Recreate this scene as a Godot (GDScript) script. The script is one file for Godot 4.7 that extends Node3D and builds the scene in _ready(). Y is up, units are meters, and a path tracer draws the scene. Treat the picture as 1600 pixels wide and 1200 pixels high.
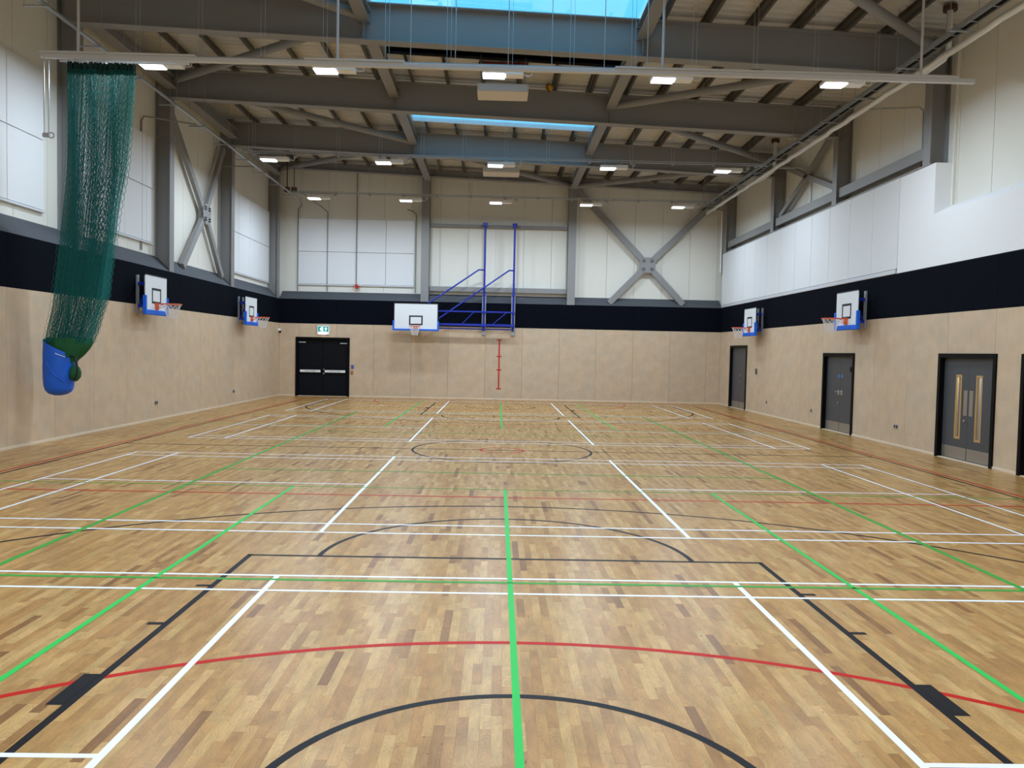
extends Node3D
# A school sports hall. x runs right, y up, and D is the distance up the hall (z = -D) from the near basketball baseline.

const LAMP_E := 9.0
const EXPOSURE := 1.42

var cam_r: Vector3
var cam_u: Vector3
var cam_f: Vector3
var cam_p: Vector3
const FOCAL := 1227.39
var used := {}
var M := {}


static func P(x: float, y: float, d: float) -> Vector3:
	return Vector3(x, y, -d)


# ---------------------------------------------------------------- mesh builder (world coordinates, metres)
class MB:
	var v := PackedVector3Array()
	var n := PackedVector3Array()
	var t := PackedVector2Array()
	var c := PackedColorArray()
	var col := Color.WHITE
	var uo := Vector2.ZERO

	func uv(p: Vector3, m: Vector3) -> Vector2:
		var a := m.abs()
		if a.y >= a.x and a.y >= a.z:
			return Vector2(p.x, p.z) + uo
		if a.x >= a.z:
			return Vector2(p.z, p.y) + uo
		return Vector2(p.x, p.y) + uo

	func vert(p: Vector3, m: Vector3) -> void:
		v.append(p)
		n.append(m)
		t.append(uv(p, m))
		c.append(col)

	func tri(a: Vector3, b: Vector3, d: Vector3, out: Vector3) -> void:
		var m := (b - a).cross(d - a).normalized()
		if m.dot(out) < 0.0:
			m = -m
			vert(a, m); vert(b, m); vert(d, m)
		else:
			vert(a, m); vert(d, m); vert(b, m)

	func quad(a: Vector3, b: Vector3, d: Vector3, e: Vector3, out: Vector3) -> void:
		tri(a, b, d, out)
		tri(a, d, e, out)

	# any convex ring of points, pushed along w
	func extr(ring: Array, w: Vector3) -> void:
		var mid := Vector3.ZERO
		for p in ring:
			mid += p
		mid /= ring.size()
		var k := ring.size()
		for i in k:
			var a: Vector3 = ring[i]
			var b: Vector3 = ring[(i + 1) % k]
			quad(a, b, b + w, a + w, (a + b) * 0.5 - mid)
		for i in range(1, k - 1):
			tri(ring[0], ring[i], ring[i + 1], -w)
			tri(ring[0] + w, ring[i] + w, ring[i + 1] + w, w)

	# box given by two corners, chamfered when e > 0
	func box(a0: Vector3, b0: Vector3, e := 0.0) -> void:
		var a := Vector3(minf(a0.x, b0.x), minf(a0.y, b0.y), minf(a0.z, b0.z))
		var b := Vector3(maxf(a0.x, b0.x), maxf(a0.y, b0.y), maxf(a0.z, b0.z))
		obox((a + b) * 0.5, Vector3.RIGHT * (b.x - a.x) * 0.5, Vector3.UP * (b.y - a.y) * 0.5, Vector3.BACK * (b.z - a.z) * 0.5, e)

	func obox(m: Vector3, x: Vector3, y: Vector3, z: Vector3, e := 0.0) -> void:
		var ax := [x, y, z]
		for i in 3:
			var u: Vector3 = ax[i]
			var s: Vector3 = ax[(i + 1) % 3]
			var w: Vector3 = ax[(i + 2) % 3]
			var s2 := s - s.normalized() * e
			var w2 := w - w.normalized() * e
			var u2 := u - u.normalized() * e
			for g in [1.0, -1.0]:
				quad(m + u * g - s2 - w2, m + u * g + s2 - w2, m + u * g + s2 + w2, m + u * g - s2 + w2, u * g)
				if e > 0.0:
					for h in [1.0, -1.0]:
						quad(m + u * g + s2 * h - w2, m + u * g + s2 * h + w2, m + u2 * g + s * h + w2, m + u2 * g + s * h - w2, u.normalized() * g + s.normalized() * h)
		if e > 0.0:
			var xe := x - x.normalized() * e
			var ye := y - y.normalized() * e
			var ze := z - z.normalized() * e
			for i in [1.0, -1.0]:
				for j in [1.0, -1.0]:
					for k in [1.0, -1.0]:
						tri(m + x * i + ye * j + ze * k, m + xe * i + y * j + ze * k, m + xe * i + ye * j + z * k, x * i + y * j + z * k)

	# straight bar from a to b: w across, h along up
	func bar(a: Vector3, b: Vector3, up: Vector3, w: float, h: float, e := 0.0) -> void:
		var f := (b - a)
		var s := f.cross(up).normalized()
		var u := s.cross(f).normalized()
		obox((a + b) * 0.5, f * 0.5, u * h * 0.5, s * w * 0.5, e)

	# I section: up is the web direction
	func ibeam(a: Vector3, b: Vector3, up: Vector3, depth: float, w: float, tf := 0.022, tw := 0.014) -> void:
		var f := (b - a).normalized()
		var s := f.cross(up).normalized()
		var u := s.cross(f).normalized()
		bar(a, b, up, tw, depth - 2.0 * tf)
		for g in [1.0, -1.0]:
			var o: Vector3 = u * g * (depth - tf) * 0.5
			bar(a + o, b + o, up, w, tf)

	func tube(pts: Array, r: float, k := 8, closed := false, caps := true) -> void:
		var m := pts.size()
		var dirs := []
		for i in m:
			var p: Vector3 = pts[i]
			var q: Vector3 = pts[(i + 1) % m] if (closed or i < m - 1) else p + (p - pts[i - 1])
			var o: Vector3 = pts[(i - 1 + m) % m] if (closed or i > 0) else p - (q - p)
			dirs.append(((p - o).normalized() + (q - p).normalized()).normalized())
		var d0: Vector3 = dirs[0]
		var s := d0.cross(Vector3.UP if absf(d0.y) < 0.9 else Vector3.RIGHT).normalized()
		var rings := []
		for i in m:
			var d: Vector3 = dirs[i]
			s = (s - d * s.dot(d)).normalized()
			var u := d.cross(s)
			var ring := []
			for j in k:
				var a := TAU * j / k
				ring.append(s * cos(a) + u * sin(a))
			rings.append(ring)
		for i in (m if closed else m - 1):
			var i2 := (i + 1) % m
			for j in k:
				var j2 := (j + 1) % k
				var na: Vector3 = rings[i][j]
				var nb: Vector3 = rings[i][j2]
				var nc: Vector3 = rings[i2][j2]
				var nd: Vector3 = rings[i2][j]
				smooth4(pts[i] + na * r, pts[i] + nb * r, pts[i2] + nc * r, pts[i2] + nd * r, na, nb, nc, nd)
		if caps and not closed:
			for e in [0, m - 1]:
				var out: Vector3 = dirs[e] * (-1.0 if e == 0 else 1.0)
				for j in range(1, k - 1):
					tri(pts[e] + rings[e][0] * r, pts[e] + rings[e][j] * r, pts[e] + rings[e][j + 1] * r, out)

	func smooth4(a: Vector3, b: Vector3, d: Vector3, e: Vector3, na: Vector3, nb: Vector3, nd: Vector3, ne: Vector3) -> void:
		if (b - a).cross(d - a).dot(na + nb + nd + ne) < 0.0:
			vert(a, na); vert(b, nb); vert(d, nd)
			vert(a, na); vert(d, nd); vert(e, ne)
		else:
			vert(a, na); vert(d, nd); vert(b, nb)
			vert(a, na); vert(e, ne); vert(d, nd)

	func ring(m: Vector3, nrm: Vector3, big: float, r: float, seg := 24, k := 8) -> void:
		var s := nrm.cross(Vector3.UP if absf(nrm.y) < 0.9 else Vector3.RIGHT).normalized()
		var u := nrm.cross(s).normalized()
		var pts := []
		for i in seg:
			var a := TAU * i / seg
			pts.append(m + (s * cos(a) + u * sin(a)) * big)
		tube(pts, r, k, true)

	func ball(m: Vector3, r: float, seg := 16) -> void:
		for i in seg / 2:
			for j in seg:
				var q := []
				for p in [[i, j], [i + 1, j], [i + 1, j + 1], [i, j + 1]]:
					var a: float = PI * p[0] / (seg / 2)
					var b: float = TAU * p[1] / seg
					q.append(Vector3(sin(a) * cos(b), cos(a), sin(a) * sin(b)))
				smooth4(m + q[0] * r, m + q[1] * r, m + q[2] * r, m + q[3] * r, q[0], q[1], q[2], q[3])

	# skin over a list of equal rings of points
	func loft(rings: Array, cap_start := true, cap_end := true) -> void:
		var k: int = rings[0].size()
		var mids := []
		for r in rings:
			var mid := Vector3.ZERO
			for p in r:
				mid += p
			mids.append(mid / k)
		var nor := []
		for i in rings.size():
			var row := []
			for j in k:
				var along: Vector3 = rings[mini(i + 1, rings.size() - 1)][j] - rings[maxi(i - 1, 0)][j]
				var round_: Vector3 = rings[i][(j + 1) % k] - rings[i][(j - 1 + k) % k]
				var m := along.cross(round_).normalized()
				if m.dot(rings[i][j] - mids[i]) < 0.0:
					m = -m
				row.append(m)
			nor.append(row)
		for i in rings.size() - 1:
			for j in k:
				var j2 := (j + 1) % k
				smooth4(rings[i][j], rings[i][j2], rings[i + 1][j2], rings[i + 1][j], nor[i][j], nor[i][j2], nor[i + 1][j2], nor[i + 1][j])
		for e in [0, rings.size() - 1]:
			if (e == 0 and not cap_start) or (e != 0 and not cap_end):
				continue
			var other: Vector3 = mids[1] if e == 0 else mids[e - 1]
			for j in k:
				tri(mids[e], rings[e][j], rings[e][(j + 1) % k], mids[e] - other)

	# box on a wall: side L, R or F, s along the wall, o out of the wall into the room
	func wb(side: String, s0: float, s1: float, y0: float, y1: float, o0: float, o1: float, e := 0.0) -> void:
		match side:
			"L": box(Vector3(-9 + o0, y0, -s0), Vector3(-9 + o1, y1, -s1), e)
			"R": box(Vector3(9 - o0, y0, -s0), Vector3(9 - o1, y1, -s1), e)
			"F": box(Vector3(s0, y0, -30.5 + o0), Vector3(s1, y1, -30.5 + o1), e)
			"N": box(Vector3(s0, y0, 2.5 - o0), Vector3(s1, y1, 2.5 - o1), e)

	func mesh(off: Vector3) -> ArrayMesh:
		var vv := PackedVector3Array()
		vv.resize(v.size())
		for i in v.size():
			vv[i] = v[i] - off
		var a := []
		a.resize(Mesh.ARRAY_MAX)
		a[Mesh.ARRAY_VERTEX] = vv
		a[Mesh.ARRAY_NORMAL] = n
		a[Mesh.ARRAY_TEX_UV] = t
		a[Mesh.ARRAY_COLOR] = c
		var m := ArrayMesh.new()
		m.add_surface_from_arrays(Mesh.PRIMITIVE_TRIANGLES, a)
		return m


# ---------------------------------------------------------------- naming and materials
func numbered(called: String, parent: Node) -> String:
	var key := str(parent.get_instance_id()) + called
	var k: int = used.get(key, 0)
	used[key] = k + 1
	return called if k == 0 else "%s_%03d" % [called, k]


func where(o: Node) -> Vector3:
	var p := Vector3.ZERO
	while o != self:
		p += o.position
		o = o.get_parent()
	return p


func tag(o: Node, label := "", category := "", group := "", kind := "") -> Node:
	if label: o.set_meta("label", label)
	if category: o.set_meta("category", category)
	if group: o.set_meta("group", group)
	if kind: o.set_meta("kind", kind)
	return o


func thing(called: String, label: String, category: String, at: Vector3, group := "") -> Node3D:
	var o := Node3D.new()
	o.name = numbered(called, self)
	add_child(o, true)
	o.position = at
	tag(o, label, category, group)
	return o


func setting(called: String) -> Node3D:
	var o := Node3D.new()
	o.name = called
	add_child(o, true)
	tag(o, "", "", "", "structure")
	return o


func part(called: String, mb: MB, m: Material, parent: Node, label := "") -> MeshInstance3D:
	var o := MeshInstance3D.new()
	o.mesh = mb.mesh(where(parent))
	o.material_override = m
	o.name = numbered(called, parent)
	parent.add_child(o, true)
	o.cast_shadow = GeometryInstance3D.SHADOW_CASTING_SETTING_ON
	if label: o.set_meta("label", label)
	return o


func single(called: String, label: String, category: String, at: Vector3, mb: MB, m: Material, group := "") -> MeshInstance3D:
	var o := MeshInstance3D.new()
	o.mesh = mb.mesh(at)
	o.material_override = m
	o.name = numbered(called, self)
	add_child(o, true)
	o.position = at
	tag(o, label, category, group)
	return o


func dup(root: Node3D, label: String, at: Vector3, turn := 0.0) -> Node3D:
	var r: Node3D = root.duplicate()
	var base := String(root.name)
	r.name = numbered(base, self)
	add_child(r, true)
	r.position = at
	r.rotation.y = turn
	r.set_meta("label", label)
	return r


func mat(rgb: Array, rough := 0.6, metal := 0.0, vc := false) -> StandardMaterial3D:
	var m := StandardMaterial3D.new()
	m.albedo_color = Color8(rgb[0], rgb[1], rgb[2])
	m.roughness = rough
	m.metallic = metal
	m.vertex_color_use_as_albedo = vc
	return m


func paint(rgb: Array, rough: float, spec: float) -> StandardMaterial3D:
	var m := mat(rgb, rough)
	m.metallic_specular = spec
	return m


func glow(rgb: Array, energy: float) -> StandardMaterial3D:
	var m := mat(rgb, 0.4)
	m.emission_enabled = true
	m.emission = Color8(rgb[0], rgb[1], rgb[2])
	m.emission_energy_multiplier = energy
	return m


func lin(r: float, g: float, b: float) -> Color:
	return Color8(int(r), int(g), int(b)).srgb_to_linear()


func noise(seed_: int, f: float, oct := 3) -> FastNoiseLite:
	var z := FastNoiseLite.new()
	z.seed = seed_
	z.frequency = f
	z.fractal_octaves = oct
	z.noise_type = FastNoiseLite.TYPE_SIMPLEX_SMOOTH
	return z


func grain_texture() -> ImageTexture:            # timber grain, one metre a side, streaks along v
	var im := Image.create(1024, 1024, false, Image.FORMAT_RGB8)
	var a := noise(3, 1.0, 4)
	var b := noise(8, 1.0, 2)
	var k := noise(21, 1.0, 1)
	for y in 1024:
		for x in 1024:
			var u := x / 1024.0
			var w := y / 1024.0
			var bend := b.get_noise_2d(u * 7.0, w * 3.0)
			var fine := a.get_noise_2d(u * 120.0, w * 5.0)
			var rings := 0.5 + 0.5 * sin((u * 24.0 + bend * 4.2) * TAU)
			var s := 0.95 + 0.06 * fine - 0.06 * rings * rings + 0.09 * bend
			var knot := k.get_noise_2d(u * 15.0, w * 8.0)
			var hue := 0.0
			if knot > 0.86:
				s -= (knot - 0.86) * 4.0
				hue = (knot - 0.86) * 1.5
			im.set_pixel(x, y, Color(clampf(s + hue * 0.3, 0, 1), clampf(s - hue * 0.2, 0, 1), clampf(s - hue * 0.5, 0, 1)))
	im.generate_mipmaps()
	return ImageTexture.create_from_image(im)


func ply_texture() -> ImageTexture:              # birch plywood, faint clouds and flecks
	var im := Image.create(512, 512, false, Image.FORMAT_RGB8)
	var a := noise(5, 1.0, 3)
	var b := noise(11, 1.0, 3)
	var f := noise(17, 1.0, 2)
	for y in 512:
		for x in 512:
			var u := x / 512.0
			var w := y / 512.0
			var s := 0.95 + 0.014 * a.get_noise_2d(u * 14.0, w * 3.0) + 0.04 * b.get_noise_2d(u * 4.0, w * 5.0)
			var fl := f.get_noise_2d(u * 16.0, w * 44.0)
			if fl > 0.6:
				s -= (fl - 0.6) * 0.22
			var r := 0.025 * b.get_noise_2d(u * 3.0 + 40.0, w * 3.0)
			im.set_pixel(x, y, Color(clampf(s + r, 0, 1), s, clampf(s - r, 0, 1)))
	im.generate_mipmaps()
	return ImageTexture.create_from_image(im)


func make_materials() -> void:
	M.steel = mat([138, 137, 136], 0.55)
	M.deck = mat([206, 204, 200], 0.6)
	M.purlin = mat([92, 88, 82], 0.5, 0.2)
	M.liner = mat([226, 223, 212], 0.55)
	M.acoustic = mat([226, 227, 228], 0.9)
	M.plaster = mat([236, 236, 236], 0.8)
	M.ledge = mat([74, 77, 82], 0.75)
	M.band = paint([12, 15, 24], 0.85, 0.15)
	M.dark = mat([30, 30, 32], 0.8)
	M.frame = paint([9, 9, 10], 0.5, 0.25)
	M.leaf = mat([70, 72, 76], 0.45)
	M.leaf_black = paint([15, 18, 24], 0.5, 0.25)
	M.kick = mat([165, 158, 148], 0.42, 0.7)
	M.metal = mat([190, 190, 190], 0.32, 0.9)
	M.galv = mat([172, 176, 180], 0.4, 0.6)
	M.wire = mat([196, 200, 204], 0.35, 0.6)
	M.foil = mat([226, 226, 224], 0.35, 0.4)
	M.track = mat([212, 214, 218], 0.45, 0.1)
	M.white = mat([238, 238, 238], 0.5)
	M.board = mat([232, 234, 236], 0.5)
	M.black = mat([20, 20, 24], 0.5)
	M.blue = mat([8, 100, 222], 0.55)
	M.navy = mat([12, 40, 160], 0.4)
	M.orange = mat([225, 92, 45], 0.4)
	M.netw = mat([232, 228, 226], 0.8)
	M.teal = mat([5, 122, 118], 0.7)
	M.teal_dark = mat([2, 52, 50], 0.85)
	M.canvas = mat([20, 88, 48], 0.85)
	M.bag = mat([8, 94, 214], 0.5)
	M.oak = mat([186, 148, 92], 0.5)
	M.red = mat([190, 36, 28], 0.5)
	M.rust = mat([128, 52, 38], 0.6)
	M.panel = mat([216, 208, 196], 0.6)
	M.skirt = mat([226, 206, 180], 0.5)
	M.ball_dark = mat([74, 44, 26], 0.6)
	M.ball_yellow = mat([200, 150, 40], 0.6)
	M.sign_blue = mat([70, 130, 200], 0.5)
	M.lens = glow([244, 250, 255], 2.4)
	M.ply = mat([219, 193, 162], 0.55, 0.0, true)
	M.ply.albedo_texture = ply_texture()
	M.ply.uv1_scale = Vector3(1 / 2.4, 1 / 2.4, 1)
	M.wood = mat([255, 255, 255], 0.3, 0.0, true)
	M.wood.metallic_specular = 0.38
	M.wood.albedo_texture = grain_texture()
	M.line_white = paint([240, 246, 250], 0.4, 0.4)
	M.line_green = paint([48, 190, 84], 0.45, 0.28)
	M.line_leaf = paint([62, 156, 60], 0.45, 0.28)
	M.line_black = paint([13, 12, 17], 0.45, 0.28)
	M.line_red = paint([188, 20, 10], 0.45, 0.28)
	var g := StandardMaterial3D.new()
	g.albedo_color = Color(1, 1, 1, 0.06)
	g.transparency = BaseMaterial3D.TRANSPARENCY_ALPHA
	g.roughness = 0.02
	M.glass = g


# ---------------------------------------------------------------- the roof's slope
static func rafter_low(x: float) -> float:
	return 8.28 - 0.032 * x


static func rafter_top(x: float) -> float:
	return 9.05 - 0.034 * x


static func deck_low(x: float) -> float:
	return 9.25 - 0.034 * x


func seen(p: Vector3) -> Vector2:
	var q := p - cam_p
	var z := q.dot(cam_f)
	return Vector2(-9999, 0) if z < 0.1 else Vector2(800 + FOCAL * q.dot(cam_r) / z, 600 - FOCAL * q.dot(cam_u) / z)


func _ready() -> void:
	# camera
	var yaw := 0.018978
	var pitch := -0.040847
	var roll := 0.020959
	cam_f = P(sin(yaw) * cos(pitch), sin(pitch), cos(yaw) * cos(pitch))
	var r := P(cos(yaw), 0, -sin(yaw))
	var u := r.cross(cam_f)
	cam_r = r * cos(roll) + u * sin(roll)
	cam_u = u * cos(roll) - r * sin(roll)
	cam_p = P(-0.12438, 1.96774, -1.61593)
	var cam := Camera3D.new()
	cam.name = "camera"
	add_child(cam)
	cam.transform = Transform3D(Basis(cam_r, cam_u, -cam_f), cam_p)
	cam.fov = rad_to_deg(2.0 * atan(600.0 / FOCAL))
	cam.near = 0.05
	cam.far = 200.0
	cam.current = true

	# sky and exposure
	var env := Environment.new()
	env.background_mode = Environment.BG_SKY
	var sm := ProceduralSkyMaterial.new()
	sm.sky_top_color = Color8(78, 174, 226)
	sm.sky_horizon_color = Color8(98, 182, 222)
	sm.ground_bottom_color = Color8(90, 92, 90)
	sm.ground_horizon_color = Color8(150, 160, 165)
	sm.sky_energy_multiplier = 1.25
	var sky := Sky.new()
	sky.sky_material = sm
	env.sky = sky
	env.tonemap_mode = Environment.TONE_MAPPER_LINEAR
	env.tonemap_exposure = EXPOSURE
	env.sdfgi_enabled = true
	env.ssao_enabled = true
	env.ssil_enabled = true
	var we := WorldEnvironment.new()
	we.name = "world_environment"
	we.environment = env
	add_child(we)

	make_materials()
	build_floor()
	build_walls()
	build_roof()
	build_steel()
	build_doors()
	build_lights()
	build_services()
	build_hoops()
	build_net()
	build_small_things()


# ---------------------------------------------------------------- floor
func build_floor() -> void:
	var fl := setting("floor")
	var slab := MB.new()
	slab.box(P(-9.2, -0.3, -2.7), P(9.2, -0.019, 30.7))
	part("subfloor", slab, M.dark, fl)
	var rng := RandomNumberGenerator.new()
	rng.seed = 71
	var w := 0.06
	var tones := [lin(199, 153, 92), lin(193, 146, 86), lin(186, 138, 80), lin(178, 131, 74), lin(207, 165, 104), lin(163, 117, 66), lin(192, 148, 89), lin(182, 135, 79), lin(146, 102, 57), lin(200, 159, 98)]
	var lens := [0.30, 0.41, 0.52, 0.68]
	# shared meshes for the planks that are parts of their own
	var meshes := []
	for li in lens.size():
		for ti in tones.size():
			var mb := MB.new()
			mb.col = tones[ti]
			mb.uo = Vector2(rng.randf() * 5.0, rng.randf() * 5.0)
			mb.box(Vector3(-w / 2, -0.018, -lens[li] / 2), Vector3(w / 2, 0, lens[li] / 2), 0.0007)
			meshes.append(mb.mesh(Vector3.ZERO))
	var near := []
	var rest := []
	for i in 300:
		var x := -9.0 + (i + 0.5) * w
		var d := -2.5 - rng.randf() * 0.5
		while d < 30.5:
			var li := rng.randi() % 4
			var ti := rng.randi() % 10
			if (ti == 8 or ti == 5) and rng.randf() < 0.74:
				ti = 1
			var l: float = lens[li]
			var e := [x, d, l, li, ti]
			d += l
			var s := seen(P(x, 0, e[1] + l * 0.5))
			if s.x > 0 and s.x < 1600 and s.y < 1195 and s.y > 600:
				e.append((P(x, 0, e[1] + l * 0.5) - cam_p).dot(cam_f))
				near.append(e)
			else:
				rest.append(e)
	near.sort_custom(func(a, b): return a[5] < b[5])
	for i in near.size():
		if i >= 300:
			rest.append(near[i])
			continue
		var e: Array = near[i]
		var o := MeshInstance3D.new()
		o.mesh = meshes[e[3] * 10 + e[4]]
		o.material_override = M.wood
		o.name = numbered("plank", fl)
		fl.add_child(o, true)
		o.position = P(e[0], 0, e[1] + e[2] * 0.5)
	var v := PackedVector3Array()
	var n := PackedVector3Array()
	var t := PackedVector2Array()
	var c := PackedColorArray()
	for e in rest:
		var off := Vector2(rng.randf() * 5.0, rng.randf() * 5.0)
		var fine: bool = e[1] < 14.0
		var b := 0.0007 if fine else 0.0
		var x0: float = e[0] - w / 2
		var x1: float = e[0] + w / 2
		var z0: float = -e[1]
		var z1: float = -minf(e[1] + e[2], 30.6)
		var a := [Vector3(x0, -b, z0), Vector3(x1, -b, z0), Vector3(x1, -b, z1), Vector3(x0, -b, z1)]
		var q := [Vector3(x0 + b, 0, z0 - b), Vector3(x1 - b, 0, z0 - b), Vector3(x1 - b, 0, z1 + b), Vector3(x0 + b, 0, z1 + b)]
		var faces := [[q[0], q[1], q[2], q[3], Vector3.UP]]
		if fine:
			faces.append([a[0], a[1], q[1], q[0], Vector3(0, 0.8, 0.6)])
			faces.append([a[1], a[2], q[2], q[1], Vector3(0.6, 0.8, 0)])
			faces.append([a[2], a[3], q[3], q[2], Vector3(0, 0.8, -0.6)])
			faces.append([a[3], a[0], q[0], q[3], Vector3(-0.6, 0.8, 0)])
		for f in faces:
			for k in [0, 3, 2, 0, 2, 1]:
				var p: Vector3 = f[k]
				v.append(p)
				n.append(f[4])
				t.append(Vector2(p.x, p.z) + off)
				c.append(tones[e[4]])
	# check the winding once: seen from above, front faces run clockwise
	if (v[1] - v[0]).cross(v[2] - v[0]).y > 0.0:
		for i in range(0, v.size(), 3):
			var s := v[i + 1]
			v[i + 1] = v[i + 2]
			v[i + 2] = s
			var s2 := t[i + 1]
			t[i + 1] = t[i + 2]
			t[i + 2] = s2
	var arr := []
	arr.resize(Mesh.ARRAY_MAX)
	arr[Mesh.ARRAY_VERTEX] = v
	arr[Mesh.ARRAY_NORMAL] = n
	arr[Mesh.ARRAY_TEX_UV] = t
	arr[Mesh.ARRAY_COLOR] = c
	var am := ArrayMesh.new()
	am.add_surface_from_arrays(Mesh.PRIMITIVE_TRIANGLES, arr)
	var field := MeshInstance3D.new()
	field.mesh = am
	field.material_override = M.wood
	field.name = "plank_field"
	fl.add_child(field, true)
	field.set_meta("kind", "stuff")
	court_lines(fl)


func line(fl: Node, called: String, x0: float, d0: float, x1: float, d1: float, w: float, y: float, m: Material) -> void:
	var mb := MB.new()
	flat(mb, x0, d0, x1, d1, w, y)
	part(called, mb, m, fl)


func flat(mb: MB, x0: float, d0: float, x1: float, d1: float, w: float, y: float) -> void:
	var a := P(x0, y, d0)
	var b := P(x1, y, d1)
	var s := (b - a).cross(Vector3.UP).normalized() * w * 0.5
	mb.quad(a - s, a + s, b + s, b - s, Vector3.UP)


func arc(mb: MB, x: float, d: float, r: float, a0: float, a1: float, w: float, y: float, seg: int) -> void:
	for i in seg:
		var p := deg_to_rad(lerpf(a0, a1, float(i) / seg))
		var q := deg_to_rad(lerpf(a0, a1, float(i + 1) / seg))
		mb.quad(P(x + (r - w) * cos(p), y, d + (r - w) * sin(p)), P(x + r * cos(p), y, d + r * sin(p)), P(x + r * cos(q), y, d + r * sin(q)), P(x + (r - w) * cos(q), y, d + (r - w) * sin(q)), Vector3.UP)


func court_lines(fl: Node) -> void:
	var yr := 0.0008
	var yk := 0.0010
	var yw := 0.0012
	var yg := 0.0014
	# four badminton courts across the hall, white
	for d0 in [-0.96, 6.72, 15.18, 22.86]:
		for dd in [0.02, 0.44, 5.66, 6.08]:
			line(fl, "badminton_sideline", -6.7, d0 + dd, 6.7, d0 + dd, 0.04, yw, M.line_white)
		for x in [-6.68, 6.68]:
			line(fl, "badminton_back_line", x, d0, x, d0 + 6.1, 0.04, yw + 0.0001, M.line_white)
		for x in [-5.92, 5.92]:
			line(fl, "badminton_service_line", x, d0, x, d0 + 6.1, 0.04, yw + 0.0001, M.line_white)
		for x in [-1.98, 1.98]:
			line(fl, "badminton_service_line", x, d0, x, d0 + 6.1, 0.045, yw + 0.0001, M.line_white)
		for s in [-1, 1]:
			line(fl, "badminton_centre_line", s * 1.98, d0 + 3.05, s * 6.7, d0 + 3.05, 0.04, yw, M.line_white)
	# green: volleyball court and the lines of the end games
	for x in [-4.48, 4.48]:
		line(fl, "volleyball_line", x, 5.0, x, 23.0, 0.06, yg, M.line_leaf)
	for d in [5.0, 11.0, 17.0, 23.0]:
		line(fl, "volleyball_line", -4.5, d, 4.5, d, 0.05, yg, M.line_leaf)
	for d in [9.52, 18.48]:
		line(fl, "cross_line", -9.0, d, 9.0, d, 0.04, yg, M.line_leaf)
	for x in [-2.98, 0.02, 2.98]:
		line(fl, "pitch_line", x, -1.5, x, 9.5, 0.045, yg, M.line_green)
		line(fl, "pitch_line", x, 18.5, x, 29.0, 0.045, yg, M.line_green)
	line(fl, "volleyball_line", -9.0, 5.0, -4.5, 5.0, 0.05, yg, M.line_leaf)
	line(fl, "volleyball_line", 4.5, 5.0, 9.0, 5.0, 0.05, yg, M.line_leaf)
	# black: basketball
	for x in [-7.475, 7.475]:
		line(fl, "basketball_sideline", x, 0, x, 28, 0.05, yk, M.line_black)
	line(fl, "basketball_baseline", -7.5, 0, 7.5, 0, 0.05, yk, M.line_black)
	line(fl, "basketball_baseline", -7.5, 28, 7.5, 28, 0.05, yk, M.line_black)
	line(fl, "basketball_centre_line", -7.5, 14, 7.5, 14, 0.05, yk, M.line_black)
	var cc := MB.new()
	arc(cc, 0, 14, 1.8, 0, 360, 0.05, yk, 64)
	part("basketball_centre_circle", cc, M.line_black, fl)
	for e in [0, 1]:
		var s := 1.0 if e == 0 else -1.0
		var b := 0.0 if e == 0 else 28.0
		var a0 := 0.0 if e == 0 else 180.0
		var key := MB.new()
		for x in [-2.425, 2.425]:
			flat(key, x, b, x, b + s * 5.8, 0.05, yk)
			var sx: float = signf(x)
			flat(key, sx * 2.495, b + s * 2.62, sx * 2.495, b + s * 3.03, 0.1, yk)
			for dd in [3.9, 4.8]:
				flat(key, sx * 2.44, b + s * dd, sx * 2.56, b + s * dd, 0.05, yk)
		flat(key, -2.45, b + s * 5.775, 2.45, b + s * 5.775, 0.05, yk)
		part("basketball_key", key, M.line_black, fl)
		var ft := MB.new()
		arc(ft, 0, b + s * 5.775, 1.8, a0, a0 + 180, 0.05, yk, 48)
		part("free_throw_arc", ft, M.line_black, fl)
		var nc := MB.new()
		arc(nc, 0, b + s * 1.575, 1.25, a0, a0 + 180, 0.05, yk, 40)
		part("hoop_arc", nc, M.line_black, fl)
		var tp := MB.new()
		var lim := rad_to_deg(acos(6.6 / 6.75))
		arc(tp, 0, b + s * 1.575, 6.75, a0 + lim, a0 + 180 - lim, 0.05, yk, 80)
		for x in [-6.575, 6.575]:
			flat(tp, x, b, x, b + s * (1.575 + 6.75 * sin(deg_to_rad(lim))), 0.05, yk)
		part("three_point_line", tp, M.line_black, fl)
		# red: netball
		var gc := MB.new()
		arc(gc, 0, -1.25 if e == 0 else 29.25, 4.9, a0, a0 + 180, 0.05, yr, 72)
		part("netball_goal_circle", gc, M.line_red, fl)
		line(fl, "netball_third_line", -7.6, 8.92 if e == 0 else 19.08, 7.6, 8.92 if e == 0 else 19.08, 0.05, yr, M.line_red)
		line(fl, "netball_baseline", -7.6, -1.225 if e == 0 else 29.225, 7.6, -1.225 if e == 0 else 29.225, 0.05, yr, M.line_red)
	for x in [-7.6, 7.6]:
		line(fl, "netball_sideline", x, -1.25, x, 29.25, 0.05, yr, M.line_red)
	var nb := MB.new()
	arc(nb, 0, 14, 0.45, 0, 360, 0.05, yr, 32)
	part("netball_centre_circle", nb, M.line_red, fl)


# ---------------------------------------------------------------- walls
# door openings: side, from, to, height
var openings := [["F", -8.34, -6.15, 2.40], ["R", 26.98, 29.05, 2.39], ["R", 18.3, 20.22, 2.12], ["R", 12.57, 14.46, 2.12], ["R", 10.0, 11.88, 2.12]]


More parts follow.
